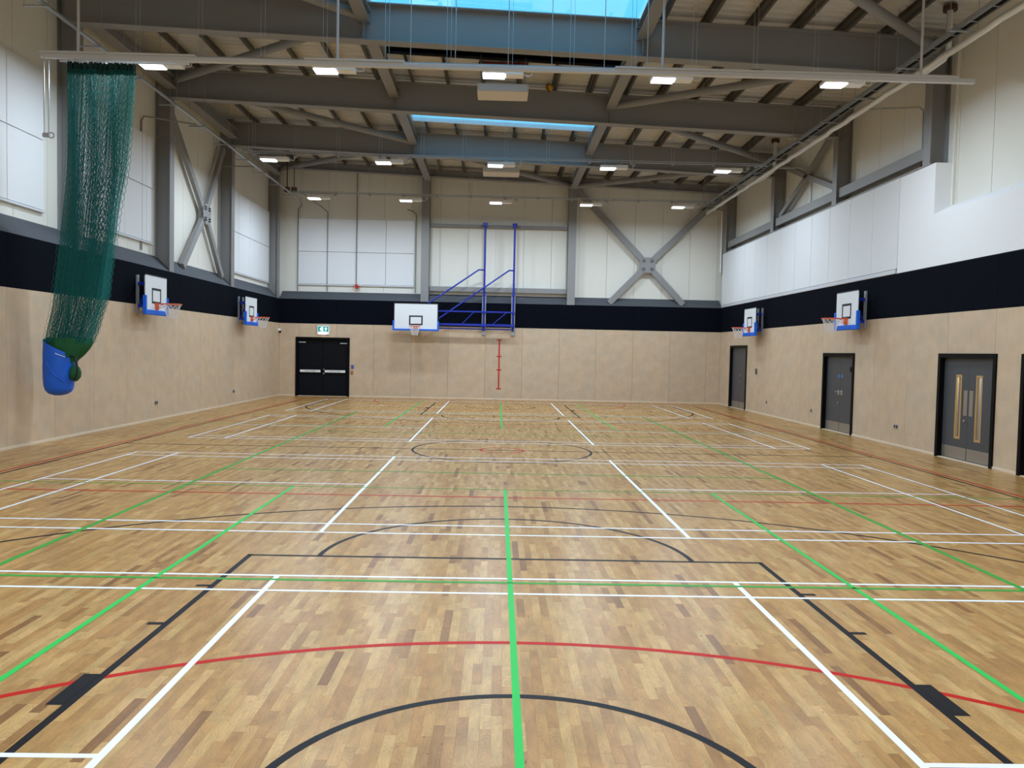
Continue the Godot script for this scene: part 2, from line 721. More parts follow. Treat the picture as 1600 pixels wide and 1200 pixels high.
func cut(side: String, s0: float, s1: float, top: float) -> Array:
	# the pieces of a panel that remain round the door openings: [s0, s1, y0, y1]
	var out := []
	var edges := [s0, s1]
	for o in openings:
		if o[0] == side:
			for k in [o[1], o[2]]:
				if k > s0 + 0.01 and k < s1 - 0.01:
					edges.append(k)
	edges.sort()
	for i in edges.size() - 1:
		var m: float = (edges[i] + edges[i + 1]) * 0.5
		var y0 := 0.0
		for o in openings:
			if o[0] == side and m > o[1] and m < o[2]:
				y0 = o[3]
		out.append([edges[i], edges[i + 1], y0, top])
	return out


func ply_wall(w: Node3D, side: String, joints: Array, rng: RandomNumberGenerator) -> void:
	for i in joints.size() - 1:
		var tone := rng.randf_range(0.93, 1.0)
		var warm := rng.randf_range(-0.018, 0.018)
		var mb := MB.new()
		mb.col = Color(tone + warm, tone, tone - warm)
		mb.uo = Vector2(rng.randf() * 9.0, rng.randf() * 9.0)
		for q in cut(side, joints[i] + 0.003, joints[i + 1] - 0.003, 2.945):
			mb.wb(side, q[0], q[1], q[2] + (0.05 if q[2] == 0.0 else 0.0), q[3], -0.018, 0.0, 0.0015)
		part("plywood_panel", mb, M.ply, w)
		var bb := MB.new()
		bb.wb(side, joints[i] + 0.002, joints[i + 1] - 0.002, 2.95, 3.93, -0.018, 0.004, 0.0015)
		part("black_panel", bb, M.band, w)
	# timber skirting at the foot
	var lo: float = joints[0]
	var hi: float = joints[-1]
	var sk := MB.new()
	for q in cut(side, lo, hi, 0.05):
		if q[2] == 0.0:
			sk.wb(side, q[0], q[1], 0.0, 0.05, -0.018, 0.018, 0.003)
	var names := {"L": "baseboard_left", "R": "baseboard_right", "F": "baseboard_far", "N": "baseboard_near"}
	var b := setting(names[side])
	part("skirting", sk, M.skirt, b)


func core(w: Node3D, side: String, lo: float, hi: float) -> void:
	# what stands behind the panels, open where the doors are
	var mb := MB.new()
	for q in cut(side, lo, hi, 3.95):
		mb.wb(side, q[0], q[1], q[2], q[3], -0.6, -0.019)
	part("backing", mb, M.dark, w)


func liners(w: Node3D, side: String, joints: Array, y0: float, back: float) -> void:
	for i in joints.size() - 1:
		var a: float = joints[i] + 0.006
		var b: float = joints[i + 1] - 0.006
		var top := 9.56 if side == "L" else (8.93 if side == "R" else deck_low((a + b) * 0.5) + 0.02)
		var mb := MB.new()
		mb.wb(side, a, b, y0, top, -back - 0.03, -back, 0.002)
		part("liner_panel", mb, M.liner, w)


func acoustic(w: Node3D, side: String, joints: Array, rows: Array, back: float, shelf: bool) -> void:
	for i in joints.size() - 1:
		for k in rows.size() - 1:
			var mb := MB.new()
			mb.wb(side, joints[i] + 0.008, joints[i + 1] - 0.008, rows[k] + 0.01, rows[k + 1] - 0.01, -back, -back + 0.05, 0.003)
			part("acoustic_panel", mb, M.acoustic, w)
	if shelf:
		var s := MB.new()
		s.wb(side, joints[0], joints[-1], rows[0] - 0.05, rows[0] - 0.005, -back, -back + 0.07, 0.003)
		part("panel_rail", s, M.track, w)


func build_walls() -> void:
	var rng := RandomNumberGenerator.new()
	rng.seed = 5
	var far := setting("wall_far")
	var left := setting("wall_left")
	var right := setting("wall_right")
	var nearw := setting("wall_near")
	# plywood and black boards
	var jf := [-9.0]
	for k in 12:
		jf.append(-8.2 + 1.512 * k)
	jf[-1] = minf(jf[-1], 8.46)
	jf.append(9.0)
	ply_wall(far, "F", jf, rng)
	var jl := [-2.5]
	var d := -1.1
	while d < 30.3:
		jl.append(d)
		d += 1.54
	jl.append(30.5)
	ply_wall(left, "L", jl, rng)
	var jr := [-2.5]
	d = -1.16
	while d < 30.3:
		jr.append(d)
		d += 1.535
	jr.append(30.5)
	ply_wall(right, "R", jr, rng)
	ply_wall(nearw, "N", [-9.0, -7.5, -6.0, -4.5, -3.0, -1.5, 0.0, 1.5, 3.0, 4.5, 6.0, 7.5, 9.0], rng)
	core(far, "F", -9.6, 9.6)
	core(left, "L", -2.5, 30.5)
	core(right, "R", -2.5, 30.5)
	core(nearw, "N", -9.6, 9.6)
	# upper walls: backing, liner sheets
	for it in [[far, "F", -9.6, 9.6, 0.43], [left, "L", -2.5, 30.5, 0.43], [nearw, "N", -9.6, 9.6, 0.2]]:
		var mb := MB.new()
		mb.wb(it[1], it[2], it[3], 3.951, 9.75, -0.6, -it[4])
		part("upper_wall", mb, M.liner, it[0])
	var ub := MB.new()
	ub.wb("R", -2.5, 30.5, 3.951, 9.2, -0.6, -0.43)
	part("upper_wall", ub, M.liner, right)
	var jg := [-9.4]
	for k in 16:
		jg.append(-8.3 + 1.145 * k)
	jg.append(9.4)
	liners(far, "F", jg, 4.0, 0.4)
	var js := []
	for k in 30:
		js.append(-2.5 + 33.4 / 29.0 * k)
	liners(left, "L", js, 4.0, 0.4)
	liners(right, "R", js, 4.2, 0.4)
	# sloping ledges on top of the black boards
	var lg := MB.new()
	lg.extr([P(-9.0, 3.935, -2.5), P(-9.4, 4.34, -2.5), P(-9.4, 3.935, -2.5)], P(0, 0, 33.4))
	part("ledge", lg, M.ledge, left)
	var lf := MB.new()
	lf.extr([P(-9.0, 3.935, 30.502), P(-9.0, 4.27, 30.9), P(-9.0, 3.935, 30.9)], P(18.0, 0, 0))
	part("ledge", lf, M.ledge, far)
	# acoustic boards
	acoustic(left, "L", [11.0, 12.2, 13.37, 14.57], [4.62, 6.02, 7.41], 0.4, true)
	acoustic(left, "L", [15.6, 16.8, 18.0, 19.2, 19.6], [4.66, 6.08, 7.41], 0.4, true)
	acoustic(left, "L", [25.35, 26.5, 27.72, 29.0, 30.18], [4.56, 5.95, 7.36], 0.4, true)
	acoustic(far, "F", [-8.36, -7.17, -5.98, -4.79, -3.62], [4.58, 5.9, 7.25], 0.4, true)
	# right: white boards flush with the black band, plaster nearer the camera round a deep recess
	d = 16.35
	while d < 30.4:
		var mb := MB.new()
		var e := minf(d + 1.256, 30.5)
		mb.wb("R", d + 0.007, e - 0.007, 4.06, 6.13, -0.05, 0.012, 0.003)
		part("wall_board", mb, M.acoustic, right)
		d += 1.256
	var st := MB.new()
	st.wb("R", 16.4, 30.48, 3.95, 4.05, -0.05, 0.02, 0.004)
	part("board_rail", st, M.track, right)
	var cap := MB.new()
	cap.wb("R", 15.1, 30.5, 6.132, 6.17, -0.4, 0.02, 0.004)
	part("board_cap", cap, M.steel, right)
	var fill := MB.new()
	fill.wb("R", 16.34, 30.5, 3.951, 6.13, -0.4, -0.051)
	part("board_backing", fill, M.dark, right)
	var pl := MB.new()
	pl.wb("R", 14.9, 16.345, 3.951, 6.13, -0.4, 0.0)
	pl.wb("R", -2.5, 14.9, 3.951, 5.04, -0.4, 0.0)
	part("plaster", pl, M.plaster, right)
	var sill := MB.new()
	sill.extr([P(9.0, 5.04, -2.5), P(9.4, 5.26, -2.5), P(9.4, 5.04, -2.5)], P(0, 0, 17.4))
	part("sloping_sill", sill, M.plaster, right)
	var strip := MB.new()
	strip.box(P(9.34, 5.2, 14.84), P(9.4, 8.9, 14.9), 0.004)
	part("upright_trim", strip, M.liner, right)
	# red stepped target painted on the far wall
	var tg := MB.new()
	tg.wb("F", -0.095, -0.035, 0.42, 2.46, 0.0, 0.002)
	for y in [0.45, 1.22, 1.77, 2.44]:
		tg.wb("F", -0.165, 0.035, y - 0.026, y + 0.026, 0.0, 0.003)
	part("painted_target", tg, M.red, far, "red upright painted line with four cross bars")


# ---------------------------------------------------------------- roof
func deck_piece(mb: MB, x0: float, x1: float, d0: float, d1: float) -> void:
	# trapezoid sheet, ribs along x
	var pitch := 0.25
	var k0 := int(floor(d0 / pitch))
	var k1 := int(ceil(d1 / pitch))
	var prof := []
	for k in range(k0, k1 + 1):
		for q in [[0.0, 0.0], [0.09, 0.0], [0.12, 0.035], [0.22, 0.035]]:
			prof.append([clampf(k * pitch + q[0], d0, d1), q[1]])
	for i in prof.size() - 1:
		var a: Array = prof[i]
		var b: Array = prof[i + 1]
		if b[0] - a[0] < 0.0005:
			continue
		mb.quad(P(x0, deck_low(x0) + a[1], a[0]), P(x0, deck_low(x0) + b[1], b[0]), P(x1, deck_low(x1) + b[1], b[0]), P(x1, deck_low(x1) + a[1], a[0]), Vector3.DOWN)


const HOLES := [[11.3, 16.2], [20.5, 24.15], [17.3, 18.35]]


func build_roof() -> void:
	var ce := setting("ceiling")
	var spans := [[-2.6, 11.3], [11.3, 16.2], [16.2, 17.3], [17.3, 18.35], [18.35, 20.5], [20.5, 24.15], [24.15, 30.95]]
	for s in spans:
		var open: bool = s in HOLES
		for q in ([[-9.45, -3.05], [2.95, 9.45]] if open else [[-9.45, 9.45]]):
			var mb := MB.new()
			deck_piece(mb, q[0], q[1], s[0], s[1])
			part("roof_sheet", mb, M.deck, ce)
			var top := MB.new()
			top.extr([P(q[0], deck_low(q[0]) + 0.05, s[0]), P(q[1], deck_low(q[1]) + 0.05, s[0]), P(q[1], deck_low(q[1]) + 0.15, s[0]), P(q[0], deck_low(q[0]) + 0.15, s[0])], P(0, 0, s[1] - s[0]))
			part("roof_board", top, M.deck, ce)
	# purlins run up the hall on top of the rafters, stopping at the roof lights
	for k in range(-9, 10):
		var x := 0.3 + 0.957 * k
		if absf(x) > 8.9:
			continue
		var runs := [[9.0, 30.9]]
		if x > -3.05 and x < 2.95:
			runs = [[9.0, 11.3], [16.2, 17.3], [18.35, 20.5], [24.15, 30.9]]
		var mb := MB.new()
		for r in runs:
			var y := deck_low(x)
			mb.box(P(x - 0.004, y - 0.2, r[0]), P(x + 0.004, y - 0.001, r[1]))
			mb.box(P(x - 0.004, y - 0.2, r[0]), P(x + 0.07, y - 0.193, r[1]))
			mb.box(P(x - 0.07, y - 0.008, r[0]), P(x + 0.004, y - 0.001, r[1]))
			mb.box(P(x - 0.03, y - 0.14, r[0]), P(x + 0.02, y - 0.07, r[1]))
		part("purlin", mb, M.purlin, ce)
	# roof lights
	for i in 2:
		var h: Array = HOLES[i]
		var w := setting("window_%d" % (i + 1))
		var fr := MB.new()
		for q in [[h[0], h[0] + 0.05], [h[1] - 0.05, h[1]]]:
			fr.extr([P(-3.05, deck_low(-3.05), q[0]), P(2.95, deck_low(2.95), q[0]), P(2.95, deck_low(2.95) + 0.14, q[0]), P(-3.05, deck_low(-3.05) + 0.14, q[0])], P(0, 0, 0.05))
		for x in [-3.05, 2.9]:
			fr.box(P(x, deck_low(x), h[0]), P(x + 0.05, deck_low(x) + 0.14, h[1]))
		part("window_frame", fr, M.white, w)
		var pn := MB.new()
		pn.extr([P(-3.0, deck_low(-3.0) + 0.1, h[0] + 0.05), P(2.9, deck_low(2.9) + 0.1, h[0] + 0.05), P(2.9, deck_low(2.9) + 0.11, h[0] + 0.05), P(-3.0, deck_low(-3.0) + 0.11, h[0] + 0.05)], P(0, 0, h[1] - h[0] - 0.1))
		part("pane", pn, M.glass, w)
	var hatch := thing("roof_hatch", "long dark closed roof vent between the two bright blue roof lights", "roof vent", P(0, 9.25, 17.8))
	var hb := MB.new()
	hb.extr([P(-3.05, deck_low(-3.05) + 0.3, 17.3), P(2.95, deck_low(2.95) + 0.3, 17.3), P(2.95, deck_low(2.95) + 0.36, 17.3), P(-3.05, deck_low(-3.05) + 0.36, 17.3)], P(0, 0, 1.05))
	hb.extr([P(-3.05, deck_low(-3.05) - 0.01, 18.35), P(2.95, deck_low(2.95) - 0.01, 18.35), P(2.95, deck_low(2.95) + 0.3, 18.35), P(-3.05, deck_low(-3.05) + 0.3, 18.35)], P(0, 0, 0.03))
	hb.extr([P(-3.05, deck_low(-3.05) + 0.0, 17.27), P(2.95, deck_low(2.95) + 0.0, 17.27), P(2.95, deck_low(2.95) + 0.3, 17.27), P(-3.05, deck_low(-3.05) + 0.3, 17.27)], P(0, 0, 0.03))
	part("casing", hb, M.dark, hatch)
	var hp := MB.new()
	hp.box(P(-0.75, 9.05, 18.46), P(0.5, 9.225, 18.39), 0.006)
	hp.box(P(-0.2, 9.16, 18.47), P(-0.16, 9.26, 18.45))
	hp.box(P(0.1, 9.16, 18.47), P(0.14, 9.26, 18.45))
	part("access_panel", hp, M.rust, hatch, "red brown panel in the middle")


# ---------------------------------------------------------------- steelwork
func ijoin(called: String, label: String, category: String, a: Vector3, b: Vector3, up: Vector3, depth: float, w: float, group: String, m: Material = null) -> Node3D:
	var mb := MB.new()
	mb.ibeam(a, b, up, depth, w)
	return single(called, label, category, a, mb, m if m else M.steel, group)


func build_steel() -> void:
	# rafters across the hall
	var rn := {15.15: "deep grey steel rafter nearest, above the netting track, blue lit in the middle", 19.95: "deep grey steel rafter second from the camera, just before the narrow blue roof light", 24.85: "deep grey steel rafter third from the camera, above the middle row of lights"}
	for d in rn:
		var mb := MB.new()
		mb.ibeam(P(-9.25, (rafter_low(-9.25) + rafter_top(-9.25)) / 2, d), P(9.25, (rafter_low(9.25) + rafter_top(9.25)) / 2, d), Vector3.UP, 0.78, 0.29, 0.024, 0.015)
		var root := thing("roof_rafter", rn[d], "steel beam", P(-9.25, rafter_low(-9.25), d), "roof rafters across the hall")
		part("beam", mb, M.steel, root)
		for x in [-3.05, 2.78]:
			var st := MB.new()
			st.box(P(x - 0.01, rafter_low(x) + 0.03, d - 0.14), P(x + 0.01, rafter_top(x) - 0.03, d + 0.14))
			part("stiffener", st, M.steel, root)
	ijoin("gable_beam", "shallow sloping steel beam along the top of the far wall", "steel beam", P(-9.0, 8.95 + 0.3, 30.2), P(9.0, 8.95 - 0.3, 30.2), Vector3.UP, 0.3, 0.26, "")
	# struts up the hall between rafters
	var sd := [10.1, 15.05, 19.95, 24.85, 30.2]
	var bays := ["beside the wide blue roof light", "in the bay of the dark roof vent", "beside the narrow blue roof light", "in the roof bay against the far wall"]
	for k in 4:
		for x in [-3.05, 2.78]:
			var y := rafter_low(x) + 0.5
			ijoin("roof_strut", "grey steel tie beam %s %s" % ["left of centre" if x < 0 else "right of centre", bays[k]], "steel beam", P(x, y, sd[k] + 0.02), P(x, y, sd[k + 1] - 0.02), Vector3.UP, 0.26, 0.26, "roof tie beams running up the hall")
	var eb := ["behind the green net", "above the left cross brace", "in the far left corner"]
	for k in 3:
		ijoin("eaves_beam", "grey steel beam along the left wall top, %s" % eb[k], "steel beam", P(-8.95, 8.93, sd[k + 1] + 0.16), P(-8.95, 8.93, sd[k + 2] - 0.16), Vector3.UP, 0.3, 0.3, "beams along the left wall top")
	# round bracing tubes in the roof
	var tubes := [
		[-9.0, 10.1, -3.05, 15.0, "cut off by the picture's top edge"], [2.78, 10.1, 8.9, 14.9, "top right above the cable tray"],
		[-9.0, 19.9, -3.05, 15.1, "above the leftmost nearest light"], [2.78, 19.9, 9.0, 15.1, "behind the nearest row's fourth light"],
		[-9.0, 20.0, -3.05, 24.75, "left of the narrow blue roof light"], [2.78, 20.0, 9.0, 24.75, "right of the narrow blue roof light"],
		[-9.0, 30.1, -3.05, 24.95, "far left by the end wall"], [-3.05, 24.95, 2.6, 30.1, "behind the farther white ceiling panel"], [2.9, 30.1, 9.0, 24.95, "far right by the end wall"]]
	for q in tubes:
		var mb := MB.new()
		var a := P(q[0], rafter_low(q[0]) + 0.46, q[1])
		mb.tube([a, P(q[2], rafter_low(q[2]) + 0.46, q[3])], 0.1, 12)
		single("roof_brace", "round steel bracing tube slanting under the roof, " + q[4], "brace", a, mb, M.steel, "roof bracing tubes")
	# columns: flange to the room, web at right angles to the wall
	var cl := [[15.27, "left wall column behind the green divider net"], [19.95, "second left wall column, between the net and the cross brace"], [24.85, "third left wall column, on the far side of the cross brace"], [30.3, "left wall column in the far left corner"]]
	for q in cl:
		var mb := MB.new()
		mb.ibeam(P(-9.2, 3.94, q[0]), P(-9.2, 9.45, q[0]), Vector3.RIGHT, 0.4, 0.28)
		single("steel_column", "grey steel " + q[1], "column", P(-9.2, 3.94, q[0]), mb, M.steel, "steel wall columns")
	var cr := [[15.3, "nearest right wall column, beside the plaster recess"], [19.95, "right wall column at the near end of the cross brace"], [24.85, "right wall column at the far end of the cross brace"], [30.3, "right wall column in the far right corner"]]
	for q in cr:
		var mb := MB.new()
		mb.ibeam(P(9.2, 6.17, q[0]), P(9.2, 8.85, q[0]), Vector3.RIGHT, 0.4, 0.28)
		single("steel_column", "grey steel " + q[1], "column", P(9.2, 6.17, q[0]), mb, M.steel, "steel wall columns")
	for q in [[-3.15, "far wall column left of the blue hoop frame"], [2.81, "far wall column between the blue hoop frame and the big cross brace"]]:
		var mb := MB.new()
		mb.ibeam(P(q[0], 3.6 if q[0] < 0 else 3.86, 30.68), P(q[0], 9.1, 30.68), Vector3.BACK, 0.36, 0.32)
		single("steel_column", "grey steel " + q[1], "column", P(q[0], 3.86, 30.68), mb, M.steel, "steel wall columns")
	# horizontal rails
	var rails := [[P(-2.98, 7.06, 30.75), P(2.65, 7.06, 30.75), 0.12, "thin steel rail on the far wall across the tops of the blue posts"], [P(-2.98, 4.48, 30.72), P(2.65, 4.48, 30.72), 0.2, "broad steel rail on the far wall low behind the blue hoop frame"],
		[P(9.14, 6.47, 15.45), P(9.14, 6.47, 19.8), 0.26, "steel rail on the right wall in the nearest open bay"], [P(9.14, 6.47, 20.1), P(9.14, 6.47, 24.7), 0.26, "steel rail on the right wall under the cross brace"], [P(9.14, 6.47, 25.0), P(9.14, 6.47, 30.15), 0.26, "steel rail on the right wall in the farthest bay"]]
	for q in rails:
		var mb := MB.new()
		mb.bar(q[0], q[1], Vector3.UP, 0.14, q[2], 0.008)
		single("wall_rail", q[3], "steel beam", q[0], mb, M.steel, "horizontal wall rails")
	# cross braces
	cross("left wall cross brace of flat steel with a bolted centre plate", [P(-9.22, 8.4, 20.3), P(-9.22, 4.22, 24.4)], [P(-9.22, 8.4, 24.5), P(-9.22, 4.22, 21.2)], P(-9.22, 6.0, 22.9), Vector3.RIGHT, 0.2)
	cross("large far wall cross brace with a bolted centre plate", [P(2.95, 8.65, 30.66), P(7.45, 4.05, 30.66)], [P(8.85, 8.45, 30.66), P(4.4, 4.05, 30.66)], P(5.94, 5.63, 30.66), Vector3.BACK, 0.24)
	cross("right wall cross brace above the white boards", [P(9.2, 8.35, 24.6), P(9.2, 6.7, 20.2)], [P(9.2, 6.65, 24.6), P(9.2, 8.5, 20.2)], P(9.2, 7.5, 22.4), Vector3.LEFT, 0.16)


func cross(label: String, a: Array, b: Array, m: Vector3, out: Vector3, w: float) -> void:
	var root := thing("cross_brace", label, "brace", m, "steel cross braces")
	for q in [[a[0], m], [m, a[1]], [b[0], m], [m, b[1]]]:
		var mb := MB.new()
		mb.bar(q[0], q[1], out, w, 0.12, 0.006)
		part("brace_arm", mb, M.steel, root)
	if out == Vector3.LEFT:
		return
	var pl := MB.new()
	var side := out.cross(Vector3.UP).normalized()
	var half := 0.34
	var f := m + out * 0.065
	var ring := []
	for k in 8:
		var an := TAU * (k + 0.5) / 8
		ring.append(f + (side * cos(an) + Vector3.UP * sin(an)) * half)
	pl.extr(ring, out * 0.02)
	var p := part("centre_plate", pl, M.steel, root)
	for sx in [-1.0, 1.0]:
		for sy in [-1.0, 1.0]:
			for k in 4:
				var bo := MB.new()
				var at: Vector3 = f + side * sx * (0.13 + 0.07 * (k % 2)) + Vector3.UP * sy * (0.13 + 0.07 * (k / 2))
				bo.tube([at + out * 0.02, at + out * 0.05], 0.022, 6)
				part("bolt", bo, M.dark, p)


# ---------------------------------------------------------------- doors
func fr_box(side: String, root: Node3D, s0: float, s1: float, h: float) -> void:
	var w := 0.09
	for q in [[s0, s0 + w, 0.0, h], [s1 - w, s1, 0.0, h], [s0 + w, s1 - w, h - w, h]]:
		var mb := MB.new()
		mb.wb(side, q[0], q[1], q[2], q[3], -0.16, 0.03, 0.004)
		part("door_frame", mb, M.frame, root)
	var th := MB.new()
	th.wb(side, s0 + w, s1 - w, 0.0, 0.012, -0.16, 0.02)
	part("threshold", th, M.skirt, root)


func build_doors() -> void:
	# far double door with push pads
	var d1 := setting("door_1")
	var f0 := -8.34
	var f1 := -6.15
	fr_box("F", d1, f0, f1, 2.40)
	var mid := (f0 + f1) / 2
	for k in 2:
		var a := f0 + 0.094 if k == 0 else mid + 0.006
		var b := mid - 0.006 if k == 0 else f1 - 0.094
		var lf := MB.new()
		lf.wb("F", a, b, 0.02, 2.30, -0.12, -0.07, 0.004)
		var leaf := part("door_leaf", lf, M.leaf_black, d1)
		var rail := MB.new()
		rail.wb("F", a + 0.05, b - 0.05, 0.9, 1.12, -0.07, -0.045, 0.005)
		part("panic_bar", rail, M.frame, leaf)
		var pad := MB.new()
		pad.wb("F", a + 0.08, b - 0.08, 0.97, 1.07, -0.045, -0.02, 0.006)
		part("push_pad", pad, M.white, leaf, "white push pad with printed words")
		letter("PUSH TO OPEN", P((a + b) / 2, 1.02, 30.5 + 0.018), 0.0, 0.0016, M.black, leaf)
		var clo := MB.new()
		if k == 0:
			clo.wb("F", a + 0.02, a + 0.30, 2.16, 2.21, -0.07, -0.02, 0.006)
		else:
			clo.wb("F", b - 0.30, b - 0.02, 2.14, 2.19, -0.07, -0.02, 0.006)
		part("door_closer", clo, M.galv, leaf)
		var up := MB.new()
		up.wb("F", a + 0.06, b - 0.06, 1.2, 2.1, -0.07, -0.064, 0.003)
		part("raised_panel", up, M.leaf_black, leaf)
		up = MB.new()
		up.wb("F", a + 0.06, b - 0.06, 0.12, 0.84, -0.07, -0.064, 0.003)
		part("raised_panel", up, M.leaf_black, leaf)
	var lat := MB.new()
	lat.tube([P(mid + 0.05, 0.93, 30.54), P(mid + 0.05, 0.93, 30.5)], 0.03, 12)
	part("latch", lat, M.metal, d1)
	lat = MB.new()
	lat.tube([P(mid + 0.05, 1.1, 30.54), P(mid + 0.05, 1.1, 30.5)], 0.025, 12)
	part("latch", lat, M.metal, d1)
	# right wall doors
	var k := 2
	for q in [[26.98, 29.05, 2.39, 0], [18.3, 20.22, 2.12, 1], [12.57, 14.46, 2.12, 2], [10.0, 11.88, 2.12, 2]]:
		var root := setting("door_%d" % k)
		k += 1
		var s0: float = q[0]
		var s1: float = q[1]
		fr_box("R", root, s0, s1, q[2])
		mid = (s0 + s1) / 2
		for e in 2:
			var a := s0 + 0.094 if e == 0 else mid + 0.003
			var b := mid - 0.003 if e == 0 else s1 - 0.094
			var lf := MB.new()
			if q[3] == 2:
				# leaf with a tall narrow glazed slot near the meeting edge
				var g0 := (b - 0.40) if e == 0 else (a + 0.26)
				var g1 := g0 + 0.14
				lf.wb("R", a, g0, 0.02, q[2] - 0.0895, -0.105, -0.07)
				lf.wb("R", g1, b, 0.02, q[2] - 0.0895, -0.105, -0.07)
				lf.wb("R", g0, g1, 0.02, 0.45, -0.105, -0.07)
				lf.wb("R", g0, g1, 1.67, q[2] - 0.0895, -0.105, -0.07)
				var leaf := part("door_leaf", lf, M.leaf, root)
				var bead := MB.new()
				for z in [[g0 - 0.03, g0 + 0.012, 0.42, 1.70], [g1 - 0.012, g1 + 0.03, 0.42, 1.70], [g0 + 0.012, g1 - 0.012, 0.42, 0.462], [g0 + 0.012, g1 - 0.012, 1.658, 1.70]]:
					bead.wb("R", z[0], z[1], z[2], z[3], -0.106, -0.064, 0.003)
				part("glazing_bead", bead, M.oak, leaf)
				var gl := MB.new()
				gl.wb("R", g0 + 0.012, g1 - 0.012, 0.462, 1.658, -0.09, -0.085)
				part("vision_pane", gl, M.glass, leaf)
				var pp := MB.new()
				pp.wb("R", (b - 0.15) if e == 0 else (a + 0.03), (b - 0.03) if e == 0 else (a + 0.15), 0.9, 1.4, -0.07, -0.066, 0.001)
				part("push_plate", pp, M.kick, leaf)
				kick(a, b, leaf)
				if e == 1:
					var lk := MB.new()
					lk.tube([P(9.07, 0.8, a + 0.09), P(9.05, 0.8, a + 0.09)], 0.03, 12)
					part("lock", lk, M.metal, leaf)
			else:
				lf.wb("R", a, b, 0.02, q[2] - 0.0895, -0.12, -0.07, 0.003)
				var leaf := part("door_leaf", lf, M.leaf, root)
				kick(a, b, leaf)
				if q[3] == 1:
					var ed: float = b - 0.09 if e == 0 else a + 0.09
					var sg := MB.new()
					sg.tube([P(9.07, 1.5, ed), P(9.066, 1.5, ed)], 0.045, 16)
					part("door_sign", sg, M.sign_blue, leaf, "small round blue door sign")
					var hd := MB.new()
					hd.wb("R", ed - 0.05, ed + 0.05, 1.0, 1.12, -0.07, -0.067, 0.001)
					hd.tube([P(9.067, 1.08, ed), P(9.0, 1.08, ed), P(9.0, 1.08, ed + (0.05 if e == 1 else -0.05))], 0.009, 8)
					part("handle", hd, M.metal, leaf)
					if e == 0:
						var nb := MB.new()
						nb.wb("R", a + 0.2, a + 0.31, 1.62, 1.76, -0.07, -0.064, 0.002)
						part("number_plate", nb, M.frame, leaf)
					else:
						var lk := MB.new()
						lk.tube([P(9.07, 0.78, a + 0.09), P(9.055, 0.78, a + 0.09)], 0.03, 12)
						part("lock", lk, M.metal, leaf)
				elif e == 0:
					var hd := MB.new()
					hd.wb("R", b - 0.1, b - 0.05, 1.25, 1.31, -0.07, -0.05, 0.003)
					part("latch", hd, M.galv, leaf)
					hd = MB.new()
					hd.wb("R", b - 0.1, b - 0.05, 1.0, 1.05, -0.07, -0.05, 0.003)
					part("latch", hd, M.galv, leaf)
		# a lit corridor stands behind the glazed doors; a plain board behind the others
		var bk := MB.new()
		bk.wb("R", s0 - 0.1, s1 + 0.1, 0.0, q[2] + 0.1, -0.75, -0.62)
		part("space_behind", bk, M.white if q[3] == 2 else M.dark, root)
		if q[3] == 2:
			var cl := OmniLight3D.new()
			cl.name = "corridor_light_%d" % k
			cl.light_energy = 0.5
			cl.light_color = Color(0.9, 0.95, 1.0)
			cl.light_size = 0.1
			cl.omni_range = 40.0
			cl.omni_attenuation = 2.0
			cl.shadow_enabled = true
			add_child(cl)
			cl.position = P(9.4, 1.95, mid)
	var fbk := MB.new()
	fbk.wb("F", f0 - 0.1, f1 + 0.1, 0.0, 2.5, -0.75, -0.62)
	part("space_behind", fbk, M.dark, d1)


func kick(a: float, b: float, leaf: Node) -> void:
	var kp := MB.new()
	kp.wb("R", a + 0.01, b - 0.01, 0.03, 0.26, -0.07, -0.067, 0.001)
	part("kick_plate", kp, M.kick, leaf, "brushed metal kick plate")


func letter(text: String, at: Vector3, turn: float, px: float, m: Material, parent: Node) -> void:
	var tm := TextMesh.new()
	var f := SystemFont.new()
	f.font_names = PackedStringArray(["Droid Sans"])
	tm.font = f
	tm.font_size = 40
	tm.pixel_size = px
	tm.depth = 0.002
	tm.text = text
	var o := MeshInstance3D.new()
	o.mesh = tm
	o.material_override = m
	o.name = numbered("lettering", parent)
	parent.add_child(o, true)
	o.position = at - where(parent)
	o.rotation.y = turn


